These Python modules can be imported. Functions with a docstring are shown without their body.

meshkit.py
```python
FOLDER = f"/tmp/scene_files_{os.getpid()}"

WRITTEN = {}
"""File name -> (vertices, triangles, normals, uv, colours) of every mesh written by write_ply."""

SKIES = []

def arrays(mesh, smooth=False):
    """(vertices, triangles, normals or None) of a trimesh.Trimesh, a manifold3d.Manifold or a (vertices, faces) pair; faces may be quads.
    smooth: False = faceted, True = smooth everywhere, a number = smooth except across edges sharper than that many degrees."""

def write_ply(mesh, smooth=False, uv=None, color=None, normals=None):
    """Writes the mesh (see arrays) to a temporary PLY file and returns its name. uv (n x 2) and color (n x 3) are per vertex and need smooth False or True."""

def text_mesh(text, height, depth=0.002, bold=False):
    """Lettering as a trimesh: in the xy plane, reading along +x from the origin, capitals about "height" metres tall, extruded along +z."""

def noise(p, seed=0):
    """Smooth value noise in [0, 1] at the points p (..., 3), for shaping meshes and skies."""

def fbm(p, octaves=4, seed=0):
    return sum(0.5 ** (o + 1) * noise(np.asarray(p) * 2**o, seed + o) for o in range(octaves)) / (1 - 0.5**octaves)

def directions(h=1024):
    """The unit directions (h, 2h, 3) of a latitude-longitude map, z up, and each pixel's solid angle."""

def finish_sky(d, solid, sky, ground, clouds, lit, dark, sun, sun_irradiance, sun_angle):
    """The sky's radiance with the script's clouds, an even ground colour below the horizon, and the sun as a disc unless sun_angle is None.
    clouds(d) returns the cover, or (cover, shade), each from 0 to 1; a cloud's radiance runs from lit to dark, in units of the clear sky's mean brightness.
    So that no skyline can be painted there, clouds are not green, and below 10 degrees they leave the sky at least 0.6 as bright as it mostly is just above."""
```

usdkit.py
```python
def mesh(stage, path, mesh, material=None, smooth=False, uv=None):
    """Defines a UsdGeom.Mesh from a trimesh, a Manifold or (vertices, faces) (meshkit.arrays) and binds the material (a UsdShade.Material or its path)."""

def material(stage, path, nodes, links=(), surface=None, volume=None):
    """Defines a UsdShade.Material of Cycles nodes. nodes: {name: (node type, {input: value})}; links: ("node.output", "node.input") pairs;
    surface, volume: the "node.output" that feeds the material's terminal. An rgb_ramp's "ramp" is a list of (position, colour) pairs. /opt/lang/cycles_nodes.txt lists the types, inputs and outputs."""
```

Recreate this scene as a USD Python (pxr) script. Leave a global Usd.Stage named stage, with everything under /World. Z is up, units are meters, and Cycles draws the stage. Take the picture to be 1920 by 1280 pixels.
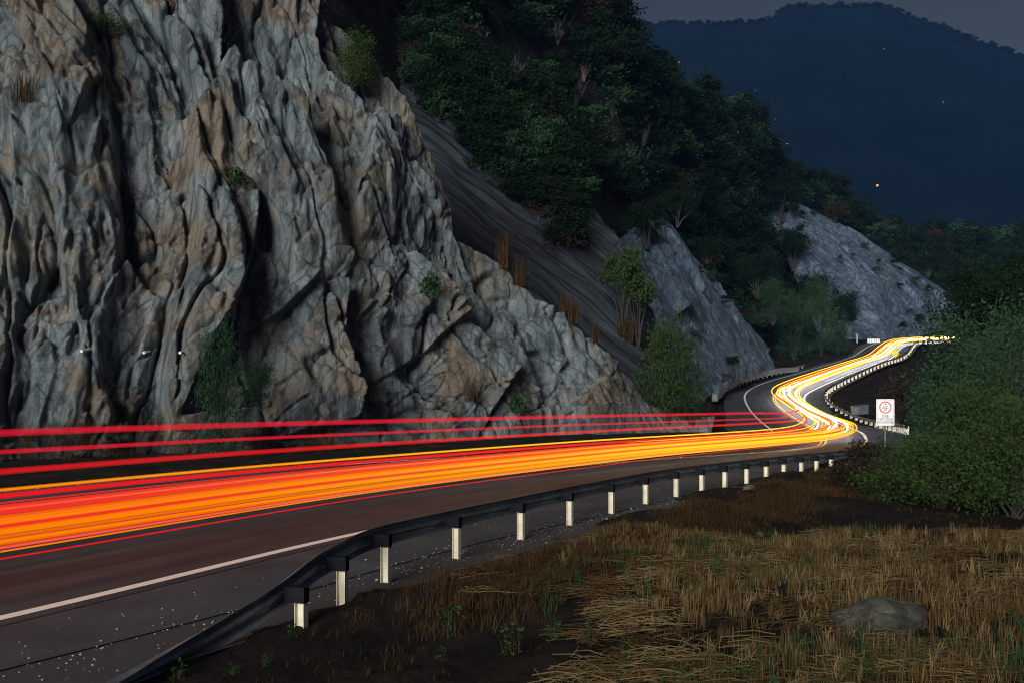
import math, random
import numpy as np
import trimesh
from scipy.interpolate import PchipInterpolator, CubicSpline, RBFInterpolator
from scipy.spatial import cKDTree
from pxr import Usd, UsdGeom, UsdLux, UsdShade, Gf, Sdf, Vt
import usdkit, meshkit

stage = Usd.Stage.CreateInMemory()
UsdGeom.SetStageUpAxis(stage, 'Z')
UsdGeom.SetStageMetersPerUnit(stage, 1.0)
UsdGeom.Xform.Define(stage, '/World')
UsdGeom.Scope.Define(stage, '/World/Looks')
rng = np.random.default_rng(7)
random.seed(7)

# ------------------------------------------------------------------ camera, sky, sun
F, HY, H = 1600.0, 756.0, 2.6                 # focal length in photo pixels, level line, eye height
cam = UsdGeom.Camera.Define(stage, '/World/camera')
cam.CreateHorizontalApertureAttr(36.0)
cam.CreateVerticalApertureAttr(24.0)
cam.CreateFocalLengthAttr(F / 1920 * 36)
cam.CreateVerticalApertureOffsetAttr(116 / 1920 * 36)
cam.CreateFStopAttr(0.0)
cam.CreateClippingRangeAttr(Gf.Vec2f(0.1, 20000))
cam.AddTranslateOp().Set(Gf.Vec3d(0, 0, H))
cam.AddRotateXOp().Set(90.0)
cam.CreateExposureAttr(0.5)

SUN = np.array([-0.44, -0.88, 0.0])
SUN_EL = math.radians(17.0)
SUN = SUN / np.linalg.norm(SUN) * math.cos(SUN_EL)
SUN[2] = math.sin(SUN_EL)
SUN_I, SKY_I = 0.92, 0.029
sky_m = usdkit.material(stage, '/World/Looks/sky_look', {
    's': ('sky_texture', {'sky_type': 'single_scattering', 'sun_disc': False, 'aerosol_density': 3.0, 'sun_elevation': SUN_EL, 'sun_rotation': math.atan2(SUN[0], SUN[1])}),
    'h': ('hsv', {'saturation': 0.42, 'value': 0.34}),
    'b': ('background_shader', {'strength': SKY_I})}, [('s.color', 'h.color'), ('h.color', 'b.color')])
sky_m.CreateSurfaceOutput('cycles').ConnectToSource(UsdShade.Shader(stage.GetPrimAtPath('/World/Looks/sky_look/b')).CreateOutput('background', Sdf.ValueTypeNames.Token))
dome = UsdLux.DomeLight.Define(stage, '/World/sky')
UsdShade.MaterialBindingAPI.Apply(dome.GetPrim()).Bind(sky_m)
sun = UsdLux.DistantLight.Define(stage, '/World/low_light')
sun.CreateIntensityAttr(SUN_I)
sun.CreateAngleAttr(34.0)
sun.CreateNormalizeAttr(True)
sun.CreateColorAttr(Gf.Vec3f(1.0, 0.97, 0.92))
zd = SUN
xd = np.cross([0, 0, 1.0], zd); xd /= np.linalg.norm(xd)
yd = np.cross(zd, xd)
sun.AddTransformOp().Set(Gf.Matrix4d(*xd, 0, *yd, 0, *zd, 0, 0, 0, 0, 1))

# ------------------------------------------------------------------ helpers
def at(px, py, Y):
    """the point at distance Y that the photograph shows at a pixel"""
    return np.array([(px - 960) * Y / F, Y, H - (py - HY) * Y / F])

taken = set()
def path_for(name, parent):
    base = (parent.GetPath().pathString if parent else '/World') + '/'
    p, k = base + name, 0
    while p in taken:
        k += 1
        p = f'{base}{name}_{k:03d}'
    taken.add(p)
    return p

def tag(prim, label=None, category=None, group=None, kind=None):
    for k, v in (('label', label), ('category', category), ('group', group), ('kind', kind)):
        if v:
            prim.SetCustomDataByKey(k, v)
    return prim

def obj(name, mesh, mat, parent=None, smooth=False, uv=None, **kw):
    m = usdkit.mesh(stage, path_for(name, parent), mesh, mat, smooth, uv)
    return tag(m.GetPrim(), **kw)

def thing(name, label, category, loc=(0, 0, 0), rz=0.0, scale=1.0, group=None):
    x = UsdGeom.Xform.Define(stage, path_for(name, None))
    x.AddTranslateOp().Set(Gf.Vec3d(*map(float, loc)))
    x.AddRotateZOp().Set(float(math.degrees(rz)))
    sc = scale if np.ndim(scale) else (scale,) * 3
    x.AddScaleOp().Set(Gf.Vec3f(*map(float, sc)))
    return tag(x.GetPrim(), label, category, group)

def copy_of(src, name, label, category, loc, rz=0.0, scale=1.0, group=None):
    t = thing(name, label, category, loc, rz, scale, group)
    t.GetReferences().AddInternalReference(src.GetPath())
    t.SetInstanceable(True)
    return t

def scatter(name, protos, mats, pos, rz, sc, idx, label, tilt=None):
    """a PointInstancer of many small alike pieces: stuff"""
    p = path_for(name, None)
    pi = UsdGeom.PointInstancer.Define(stage, p)
    rel = pi.CreatePrototypesRel()
    for k, (m, mat) in enumerate(zip(protos, mats)):
        q = f'{p}/piece_{k:03d}' if k else f'{p}/piece'
        usdkit.mesh(stage, q, m, mat, False)
        rel.AddTarget(q)
    pos = np.asarray(pos, float)
    n = len(pos)
    sc = np.asarray(sc, float)
    if sc.ndim == 1:
        sc = np.repeat(sc[:, None], 3, 1)
    half = np.asarray(rz) / 2
    q = np.zeros((n, 4)); q[:, 0] = np.cos(half); q[:, 3] = np.sin(half)
    if tilt is not None:
        a = np.asarray(tilt) / 2
        az = rng.uniform(0, 2 * np.pi, n)
        w2, x2, y2 = np.cos(a), np.sin(a) * np.cos(az), np.sin(a) * np.sin(az)
        w, z = q[:, 0].copy(), q[:, 3].copy()
        q = np.stack([w2 * w, x2 * w + y2 * z, y2 * w - x2 * z, w2 * z], 1)
    pi.CreateProtoIndicesAttr(Vt.IntArray.FromNumpy(np.asarray(idx, np.int32)))
    pi.CreatePositionsAttr(Vt.Vec3fArray.FromNumpy(pos.astype(np.float32)))
    pi.CreateOrientationsAttr(Vt.QuathArray([Gf.Quath(float(a), float(b), float(c), float(d)) for a, b, c, d in q]))
    pi.CreateScalesAttr(Vt.Vec3fArray.FromNumpy(sc.astype(np.float32)))
    return tag(pi.GetPrim(), label, label_cat.get(name, name.replace('_', ' ')), kind='stuff')
label_cat = {}

def grid_faces(nu, nv, flip=False):
    i, j = np.meshgrid(np.arange(nu - 1), np.arange(nv - 1), indexing='ij')
    a = i * nv + j
    q = np.stack([a, a + nv, a + nv + 1, a + 1], -1).reshape(-1, 4)
    return q[:, ::-1] if flip else q

def join(*ms):
    vs, fs, n = [], [], 0
    for v, f in ms:
        f = np.asarray(f)
        if f.shape[1] == 4:
            f = np.vstack([f[:, [0, 1, 2]], f[:, [0, 2, 3]]])
        vs.append(np.asarray(v, float)); fs.append(f + n); n += len(v)
    return np.vstack(vs), np.vstack(fs)

BOXF = np.array([[0, 3, 2, 1], [4, 5, 6, 7], [0, 1, 5, 4], [1, 2, 6, 5], [2, 3, 7, 6], [3, 0, 4, 7]])
def box(c, ax, ay, az):
    """box around c with half axes ax, ay, az"""
    c, ax, ay, az = (np.asarray(x, float) for x in (c, ax, ay, az))
    s = [(-1, -1, -1), (1, -1, -1), (1, 1, -1), (-1, 1, -1), (-1, -1, 1), (1, -1, 1), (1, 1, 1), (-1, 1, 1)]
    return np.array([c + a * ax + b * ay + d * az for a, b, d in s]), BOXF

def tube(points, rad, sides=6, ry=1.0, closed=True):
    p = np.asarray(points, float)
    t = np.gradient(p, axis=0); t /= np.linalg.norm(t, axis=1, keepdims=True) + 1e-12
    up = np.where(np.abs(t[:, 2:]) > 0.9, [[1.0, 0, 0]], [[0, 0, 1.0]])
    a = np.cross(t, up); a /= np.linalg.norm(a, axis=1, keepdims=True)
    b = np.cross(a, t)
    ang = np.arange(sides) * 2 * np.pi / sides
    r = np.broadcast_to(rad, (len(p),))[:, None, None]
    v = p[:, None] + r * (np.cos(ang)[None, :, None] * a[:, None] + ry * np.sin(ang)[None, :, None] * b[:, None])
    i, j = np.meshgrid(np.arange(len(p) - 1), np.arange(sides), indexing='ij')
    q = np.stack([i * sides + j, i * sides + (j + 1) % sides, (i + 1) * sides + (j + 1) % sides, (i + 1) * sides + j], -1).reshape(-1, 4)
    f = np.vstack([q[:, [0, 1, 2]], q[:, [0, 2, 3]]])
    if closed:
        n = len(p) * sides
        v2 = np.vstack([v.reshape(-1, 3), p[0], p[-1]])
        k = np.arange(sides)
        f = np.vstack([f, np.stack([np.full(sides, n), (k + 1) % sides, k], 1), np.stack([np.full(sides, n + 1), n - sides + k, n - sides + (k + 1) % sides], 1)])
        return v2, f
    return v.reshape(-1, 3), f

def smoothstep(a, b, x):
    t = np.clip((x - a) / (b - a), 0, 1)
    return t * t * (3 - 2 * t)

# ------------------------------------------------------------------ materials
LK = '/World/Looks/'
def mat(name, nodes, links, surface='p.BSDF'):
    return usdkit.material(stage, LK + name, nodes, links, surface)

def plain(name, col, rough=0.7, metallic=0.0, var=0.25, scale=3.0):
    lo, hi = [c * (1 - var) for c in col], [min(c * (1 + var), 1) for c in col]
    return mat(name, {'g': ('geometry', {}), 'n': ('noise_texture', {'scale': scale, 'detail': 6.0, 'roughness': 0.65}), 'r': ('rgb_ramp', {'ramp': [(0.3, lo), (0.7, hi)]}),
                      'b': ('bump', {'strength': 0.25, 'distance': 0.01}), 'p': ('principled_bsdf', {'roughness': rough, 'metallic': metallic})},
               [('g.position', 'n.vector'), ('n.fac', 'r.fac'), ('r.color', 'p.base_color'), ('n.fac', 'b.height'), ('b.normal', 'p.normal')])

def matte(name, col, var, scale):
    lo, hi = [c * (1 - var) for c in col], [c * (1 + var) for c in col]
    return mat(name, {'g': ('geometry', {}), 'n': ('noise_texture', {'scale': scale, 'detail': 7.0, 'roughness': 0.65}), 'r': ('rgb_ramp', {'ramp': [(0.3, lo), (0.7, hi)]}), 'd': ('diffuse_bsdf', {})},
               [('g.position', 'n.vector'), ('n.fac', 'r.fac'), ('r.color', 'd.color')], 'd.BSDF')
def rock_mat(name, cols, ochre, amount, bumpd=0.22, rough=0.75):
    """layered grey rock: three tones, ochre stains, dark mineral streaks, fine grain"""
    return mat(name, {
        'g': ('geometry', {}),
        'm': ('mapping', {'scale': (1.0, 1.0, 0.45)}),
        'n': ('noise_texture', {'scale': 0.55, 'detail': 9.0, 'roughness': 0.68, 'distortion': 0.7}),
        'r': ('rgb_ramp', {'ramp': [(0.3, cols[0]), (0.45, cols[1]), (0.56, cols[2]), (0.7, cols[3])]}),
        'n2': ('noise_texture', {'scale': 0.17, 'detail': 9.0, 'roughness': 0.66, 'distortion': 0.8}),
        'r2': ('rgb_ramp', {'ramp': [(amount, (0, 0, 0)), (amount + 0.12, (0.8, 0.8, 0.8))]}),
        'x': ('mix', {'mix_type': 'mix', 'color2': ochre}),
        'm3': ('mapping', {'scale': (1.6, 1.6, 0.12)}),
        'n3': ('noise_texture', {'scale': 0.9, 'detail': 5.0, 'roughness': 0.6}),
        'r3': ('rgb_ramp', {'ramp': [(0.36, (0.34, 0.33, 0.32)), (0.52, (1, 1, 1))]}),
        'x3': ('mix', {'mix_type': 'multiply', 'fac': 1.0}),
        'n4': ('noise_texture', {'scale': 9.0, 'detail': 8.0, 'roughness': 0.7}),
        'r4': ('rgb_ramp', {'ramp': [(0.3, (0.55, 0.55, 0.55)), (0.68, (1.25, 1.25, 1.25))]}),
        'x4': ('mix', {'mix_type': 'multiply', 'fac': 1.0}),
        'n5': ('noise_texture', {'scale': 3.0, 'detail': 12.0, 'roughness': 0.72}),
        'm6': ('mapping', {'rotation': (0.0, 0.35, 0.5), 'scale': (1.0, 1.0, 0.3)}),
        'w6': ('mix', {'mix_type': 'add', 'fac': 0.35}),
        'v6': ('voronoi_texture', {'feature': 'distance_to_edge', 'scale': 0.85}),
        'r6': ('rgb_ramp', {'ramp': [(0.0, (0.25, 0.25, 0.25)), (0.035, (1, 1, 1))]}),
        'x6': ('mix', {'mix_type': 'multiply', 'fac': 0.18}),
        'h6': ('math', {'math_type': 'multiply_add', 'value2': 0.3}),
        'b': ('bump', {'strength': 1.0, 'distance': bumpd}),
        'p': ('principled_bsdf', {'roughness': rough})},
        [('g.position', 'm.vector'), ('m.vector', 'n.vector'), ('n.fac', 'r.fac'), ('g.position', 'n2.vector'), ('n2.fac', 'r2.fac'), ('r2.color', 'x.fac'), ('r.color', 'x.color1'),
         ('g.position', 'm3.vector'), ('m3.vector', 'n3.vector'), ('n3.fac', 'r3.fac'), ('x.color', 'x3.color1'), ('r3.color', 'x3.color2'),
         ('g.position', 'n4.vector'), ('n4.fac', 'r4.fac'), ('x3.color', 'x4.color1'), ('r4.color', 'x4.color2'), ('g.position', 'm6.vector'), ('m6.vector', 'w6.color1'), ('n4.color', 'w6.color2'), ('w6.color', 'v6.vector'), ('v6.distance', 'r6.fac'), ('x4.color', 'x6.color1'), ('r6.color', 'x6.color2'), ('x6.color', 'p.base_color'),
         ('m.vector', 'n5.vector'), ('r6.color', 'h6.value1'), ('n5.fac', 'h6.value3'), ('h6.value', 'b.height'), ('b.normal', 'p.normal')])

M = {}
M['rock'] = rock_mat('grey_layered_rock', [(0.05, 0.068, 0.078), (0.095, 0.124, 0.138), (0.15, 0.182, 0.192), (0.23, 0.255, 0.255)], (0.15, 0.112, 0.07), 0.485)
M['rock_dark'] = rock_mat('dark_slate_rock', [(0.010, 0.014, 0.019), (0.018, 0.025, 0.033), (0.032, 0.042, 0.053), (0.055, 0.066, 0.08)], (0.04, 0.033, 0.027), 0.62)
M['slate'] = mat('streaked_dark_slate', {
    'u': ('uvmap', {'attribute': 'st'}), 'm': ('mapping', {'scale': (0.05, 1.0, 1.0)}), 'n': ('noise_texture', {'scale': 1.3, 'detail': 9.0, 'roughness': 0.7, 'distortion': 0.4}), 'r': ('rgb_ramp', {'ramp': [(0.38, (0.003, 0.0045, 0.007)), (0.5, (0.008, 0.012, 0.018)), (0.6, (0.022, 0.031, 0.042)), (0.72, (0.05, 0.064, 0.08))]}),
    'b': ('bump', {'strength': 1.0, 'distance': 0.3}), 'p': ('principled_bsdf', {'roughness': 0.7, 'specular_ior_level': 0.3})},
    [('u.UV', 'm.vector'), ('m.vector', 'n.vector'), ('n.fac', 'r.fac'), ('r.color', 'p.base_color'), ('n.fac', 'b.height'), ('b.normal', 'p.normal')])
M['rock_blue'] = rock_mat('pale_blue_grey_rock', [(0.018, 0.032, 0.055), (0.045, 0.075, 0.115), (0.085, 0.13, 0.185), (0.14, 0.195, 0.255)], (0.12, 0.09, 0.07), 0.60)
M['soil'] = matte('dark_hillside_soil', (0.016, 0.016, 0.015), 0.6, 0.5)
M['ground'] = mat('bare_earth', {
    'g': ('geometry', {}), 'n': ('noise_texture', {'scale': 0.5, 'detail': 8.0, 'roughness': 0.65}), 'r': ('rgb_ramp', {'ramp': [(0.35, (0.007, 0.006, 0.006)), (0.55, (0.018, 0.013, 0.010)), (0.75, (0.06, 0.04, 0.022))]}),
    'n2': ('noise_texture', {'scale': 14.0, 'detail': 8.0, 'roughness': 0.7}), 'r2': ('rgb_ramp', {'ramp': [(0.3, (0.4, 0.4, 0.4)), (0.7, (1.3, 1.3, 1.3))]}), 'x': ('mix', {'mix_type': 'multiply', 'fac': 1.0}),
    'b': ('bump', {'strength': 0.8, 'distance': 0.05}), 'p': ('principled_bsdf', {'roughness': 0.95, 'specular_ior_level': 0.1})},
    [('g.position', 'n.vector'), ('n.fac', 'r.fac'), ('g.position', 'n2.vector'), ('n2.fac', 'r2.fac'), ('r.color', 'x.color1'), ('r2.color', 'x.color2'), ('x.color', 'p.base_color'), ('n2.fac', 'b.height'), ('b.normal', 'p.normal')])
M['asphalt'] = mat('worn_asphalt', {
    'g': ('geometry', {}), 'n': ('noise_texture', {'scale': 0.6, 'detail': 8.0, 'roughness': 0.6}), 'r': ('rgb_ramp', {'ramp': [(0.35, (0.034, 0.038, 0.043)), (0.65, (0.062, 0.067, 0.072))]}),
    'n2': ('noise_texture', {'scale': 60.0, 'detail': 4.0, 'roughness': 0.8}), 'r2': ('rgb_ramp', {'ramp': [(0.3, (0.65, 0.65, 0.65)), (0.72, (1.5, 1.5, 1.5))]}), 'x': ('mix', {'mix_type': 'multiply', 'fac': 1.0}),
    'b': ('bump', {'strength': 0.5, 'distance': 0.008}), 'p': ('principled_bsdf', {'roughness': 0.75, 'specular_ior_level': 0.2})},
    [('g.position', 'n.vector'), ('n.fac', 'r.fac'), ('g.position', 'n2.vector'), ('n2.fac', 'r2.fac'), ('r.color', 'x.color1'), ('r2.color', 'x.color2'), ('x.color', 'p.base_color'), ('n2.fac', 'b.height'), ('b.normal', 'p.normal')])
M['lane'] = mat('driven_asphalt', {
    'u': ('uvmap', {'attribute': 'st'}), 'm': ('mapping', {'scale': (1.0, 0.03, 1.0)}), 'n': ('noise_texture', {'scale': 1.6, 'detail': 7.0, 'roughness': 0.6}), 'r': ('rgb_ramp', {'ramp': [(0.3, (0.025, 0.032, 0.038)), (0.5, (0.043, 0.054, 0.064)), (0.7, (0.072, 0.086, 0.098))]}),
    'm2': ('mapping', {'scale': (1.0, 0.35, 1.0)}), 'n3': ('noise_texture', {'scale': 0.7, 'detail': 9.0, 'roughness': 0.7}), 'r3': ('rgb_ramp', {'ramp': [(0.3, (0.6, 0.6, 0.6)), (0.65, (1.15, 1.15, 1.15))]}), 'x3': ('mix', {'mix_type': 'multiply', 'fac': 1.0}),
    'g': ('geometry', {}), 'n2': ('noise_texture', {'scale': 45.0, 'detail': 4.0, 'roughness': 0.8}), 'r2': ('rgb_ramp', {'ramp': [(0.3, (0.55, 0.55, 0.55)), (0.72, (1.6, 1.6, 1.6))]}), 'x': ('mix', {'mix_type': 'multiply', 'fac': 1.0}),
    'b': ('bump', {'strength': 0.5, 'distance': 0.01}), 'p': ('principled_bsdf', {'roughness': 0.75, 'specular_ior_level': 0.2})},
    [('u.UV', 'm.vector'), ('m.vector', 'n.vector'), ('n.fac', 'r.fac'), ('u.UV', 'm2.vector'), ('m2.vector', 'n3.vector'), ('n3.fac', 'r3.fac'), ('r.color', 'x3.color1'), ('r3.color', 'x3.color2'), ('g.position', 'n2.vector'), ('n2.fac', 'r2.fac'), ('x3.color', 'x.color1'), ('r2.color', 'x.color2'), ('x.color', 'p.base_color'), ('n2.fac', 'b.height'), ('b.normal', 'p.normal')])
M['gravel_bed'] = plain('dark_gravel_bed', (0.028, 0.027, 0.026), 0.95, var=0.5, scale=25.0)
M['white_paint'] = plain('white_road_paint', (0.84, 0.81, 0.72), 0.6, var=0.1, scale=6.0)
M['yellow_paint'] = plain('yellow_road_paint', (0.62, 0.42, 0.07), 0.6, var=0.15, scale=6.0)
M['steel'] = plain('weathered_rail_steel', (0.20, 0.21, 0.23), 0.5, 0.75, var=0.4, scale=4.0)
M['post'] = plain('pale_painted_post', (0.62, 0.57, 0.44), 0.6, var=0.2, scale=5.0)
M['post_dark'] = matte('dark_steel_block', (0.012, 0.012, 0.014), 0.3, 5.0)
M['sign_white'] = plain('white_sign_sheet', (0.86, 0.87, 0.88), 0.5, var=0.04, scale=3.0)
M['sign_red'] = plain('red_sign_ink', (0.75, 0.09, 0.05), 0.5, var=0.08)
M['sign_black'] = plain('faded_black_ink', (0.16, 0.16, 0.16), 0.6, var=0.3, scale=12)
M['sign_yellow'] = plain('yellow_sign_sheet', (0.9, 0.62, 0.02), 0.5, var=0.05)
M['sign_post'] = plain('green_painted_post', (0.07, 0.16, 0.12), 0.6)
M['concrete'] = plain('rough_concrete', (0.20, 0.21, 0.225), 0.85, var=0.3, scale=2.0)
M['block'] = plain('stained_concrete', (0.06, 0.075, 0.09), 0.9, var=0.5, scale=2.5)
M['marker_blue'] = plain('pale_blue_marker_paint', (0.30, 0.45, 0.52), 0.6, var=0.15)
M['pipe'] = plain('white_plastic_pipe', (0.8, 0.78, 0.7), 0.5, var=0.05)
M['boulder'] = rock_mat('brown_field_stone', [(0.02, 0.023, 0.02), (0.04, 0.042, 0.034), (0.07, 0.066, 0.05), (0.11, 0.105, 0.085)], (0.20, 0.14, 0.07), 0.6, 0.03)
M['pebble'] = plain('pale_pebble', (0.26, 0.26, 0.25), 0.7, var=0.5, scale=1.2)

def leaf_mat(name, a, b, trans=0.35):
    return mat(name, {'g': ('geometry', {}), 'r': ('rgb_ramp', {'ramp': [(0.0, a), (0.75, b), (1.0, [min(1, c * 1.6) for c in b])]}), 'd': ('diffuse_bsdf', {}), 't': ('translucent_bsdf', {}), 'x': ('mix_closure', {'fac': trans})},
               [('g.random_per_island', 'r.fac'), ('r.color', 'd.color'), ('r.color', 't.color'), ('d.BSDF', 'x.closure1'), ('t.BSDF', 'x.closure2')], 'x.closure')
M['leaf'] = leaf_mat('green_leaf', (0.032, 0.070, 0.036), (0.10, 0.185, 0.085))
M['leaf_olive'] = leaf_mat('olive_leaf', (0.040, 0.066, 0.022), (0.10, 0.135, 0.045))
M['leaf_dark'] = leaf_mat('dark_forest_leaf', (0.012, 0.024, 0.012), (0.035, 0.055, 0.022))
M['leaf_brown'] = leaf_mat('dry_brown_leaf', (0.034, 0.028, 0.02), (0.08, 0.06, 0.042))
M['straw'] = leaf_mat('dry_straw', (0.10, 0.066, 0.028), (0.58, 0.42, 0.19), 0.2)
M['straw_pale'] = leaf_mat('sunbleached_straw', (0.2, 0.145, 0.07), (0.66, 0.51, 0.28), 0.2)
M['dry_grass'] = leaf_mat('brown_dry_grass', (0.06, 0.036, 0.017), (0.22, 0.135, 0.062), 0.2)
M['weed'] = leaf_mat('fresh_weed_leaf', (0.03, 0.07, 0.025), (0.10, 0.19, 0.07))
M['bark'] = plain('grey_bark', (0.028, 0.025, 0.022), 0.9, var=0.4, scale=6.0)
M['twig'] = plain('pale_bare_twig', (0.10, 0.09, 0.085), 0.9, var=0.3, scale=6.0)
M['mountain'] = matte('far_forest_slope', (0.002, 0.0045, 0.007), 0.4, 0.012)

def glow(name, near, far, s0, s1, veil=0.0):
    """lamp light drawn along the road: hotter where many passing lamps lie over each other in the far bend"""
    return mat(name, {'g': ('geometry', {}), 's': ('separate_xyz', {}), 'c': ('map_range', {'from_min': 14.0, 'from_max': 34.0, 'to_min': 0.0, 'to_max': 1.0, 'clamp': True}),
                      'm': ('mix', {'mix_type': 'mix', 'color1': near, 'color2': far}), 'k': ('map_range', {'from_min': 20.0, 'from_max': 110.0, 'to_min': s0, 'to_max': s1, 'clamp': True}), 'e': ('emission', {}), **({'t': ('transparent_bsdf', {}), 'x': ('mix_closure', {'fac': veil})} if veil else {})},
               [('g.position', 's.vector'), ('s.y', 'c.value'), ('c.result', 'm.fac'), ('m.color', 'e.color'), ('s.y', 'k.value'), ('k.result', 'e.strength')] + ([('e.emission', 'x.closure1'), ('t.BSDF', 'x.closure2')] if veil else []), 'x.closure' if veil else 'e.emission')

# ------------------------------------------------------------------ road edges
Rp = [(0, 1160, 10.3), (640, 1003, 16.8), (1050, 928, 24.2), (1250, 893, 30.4), (1400, 872, 35.9), (1520, 857, 41.2), (1590, 846, 46.2), (1614, 838, 50.7), (1624, 826, 59.0), (1619, 813, 68), (1605, 805.6, 77), (1583, 797, 87),
      (1558, 787, 96), (1535, 774, 104), (1514, 759, 111), (1507, 748, 116), (1510, 740, 120), (1525, 731, 126), (1546, 721, 133), (1574, 709, 141), (1605, 696, 150), (1636, 684.5, 159), (1660, 677.5, 167), (1675, 669, 173), (1686, 656, 180), (1695, 649, 186), (1707, 646, 194), (1750, 643, 208), (1810, 640, 225)]
Lp = [(0, 931, 23.8), (262, 902, 28.5), (500, 880, 33.5), (900, 855, 42), (1200, 844, 47.3), (1350, 839.5, 50.0), (1428, 835, 52.9), (1446, 827, 58.5), (1451, 815, 66), (1445, 804, 76), (1429, 791.5, 86), (1414, 777.5, 96), (1403, 763, 106), (1396.5, 748, 116), (1396.5, 740, 122),
      (1403, 732, 128), (1417, 724, 135), (1436, 716.5, 142), (1461, 709, 150), (1492, 701, 158), (1518, 693, 165), (1541, 686.7, 171), (1581, 675, 181), (1604, 665.7, 187), (1618, 655.5, 193), (1631, 648, 198), (1646, 643, 204), (1690, 637, 219), (1750, 634, 236)]
Rw = np.array([(-22, -18, 0), (-15, -6, 0), (-10.2, 3.2, 0)] + [at(*p) for p in Rp])
Lw = np.array([(-34, -8, 0), (-27, 3, 0), (-20.5, 13, 0)] + [at(*p) for p in Lp])
for W_ in (Rw, Lw):
    near = (W_[:, 1] < 62)
    W_[near, 2] = 0.0

def resample(P, n):
    t = np.r_[0, np.cumsum(np.linalg.norm(np.diff(P, axis=0), axis=1))]
    c = PchipInterpolator(t, P)
    Q = c(np.linspace(0, t[-1], n))
    return Q
from scipy.ndimage import gaussian_filter1d, gaussian_filter
def soft(P, n=1200, s=9):
    Q = resample(P, n)
    return gaussian_filter1d(Q, s, axis=0, mode='nearest')
Rf, Lf = soft(Rw), soft(Lw)
# pair right and left edges across the road
N = 420
keysR = np.linspace(0, 1, N)
def pair():
    ta = np.linspace(0, 1, len(Lf))
    tree = cKDTree(Lf[:, :2])
    Rs = Rf[np.round(np.linspace(0, len(Rf) - 1, N)).astype(int)]
    d = np.gradient(Rs, axis=0)[:, :2]; d /= np.linalg.norm(d, axis=1, keepdims=True)
    n = np.stack([-d[:, 1], d[:, 0]], 1)
    idx = np.zeros(N)
    for i in range(N):
        rel = Lf[:, :2] - Rs[i, :2]
        along = np.abs(rel @ d[i]); across = rel @ n[i]
        cost = along + np.where((across > 2) & (across < 22), 0, 100)
        idx[i] = np.argmin(cost)
    idx = np.maximum.accumulate(idx)
    idx = gaussian_filter1d(idx, 10, mode='nearest')
    idx = np.maximum.accumulate(idx)
    Ls = np.stack([np.interp(idx, np.arange(len(Lf)), Lf[:, k]) for k in range(3)], 1)
    return Rs, Ls
RS, LS = pair()
ACR = LS - RS
WID = np.linalg.norm(ACR[:, :2], axis=1)
def road_pt(i, d, z=0.0):
    """i station index (float array), d metres left of the right edge line"""
    i = np.asarray(i, float)
    r = np.stack([np.interp(i, np.arange(N), RS[:, k]) for k in range(3)], -1)
    l = np.stack([np.interp(i, np.arange(N), LS[:, k]) for k in range(3)], -1)
    a = l - r
    w = np.linalg.norm(a[..., :2], axis=-1, keepdims=True)
    p = r + a * (np.asarray(d)[..., None] / w if np.ndim(d) else d / w)
    p[..., 2] += z
    return p
IDX = np.arange(N)

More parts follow.
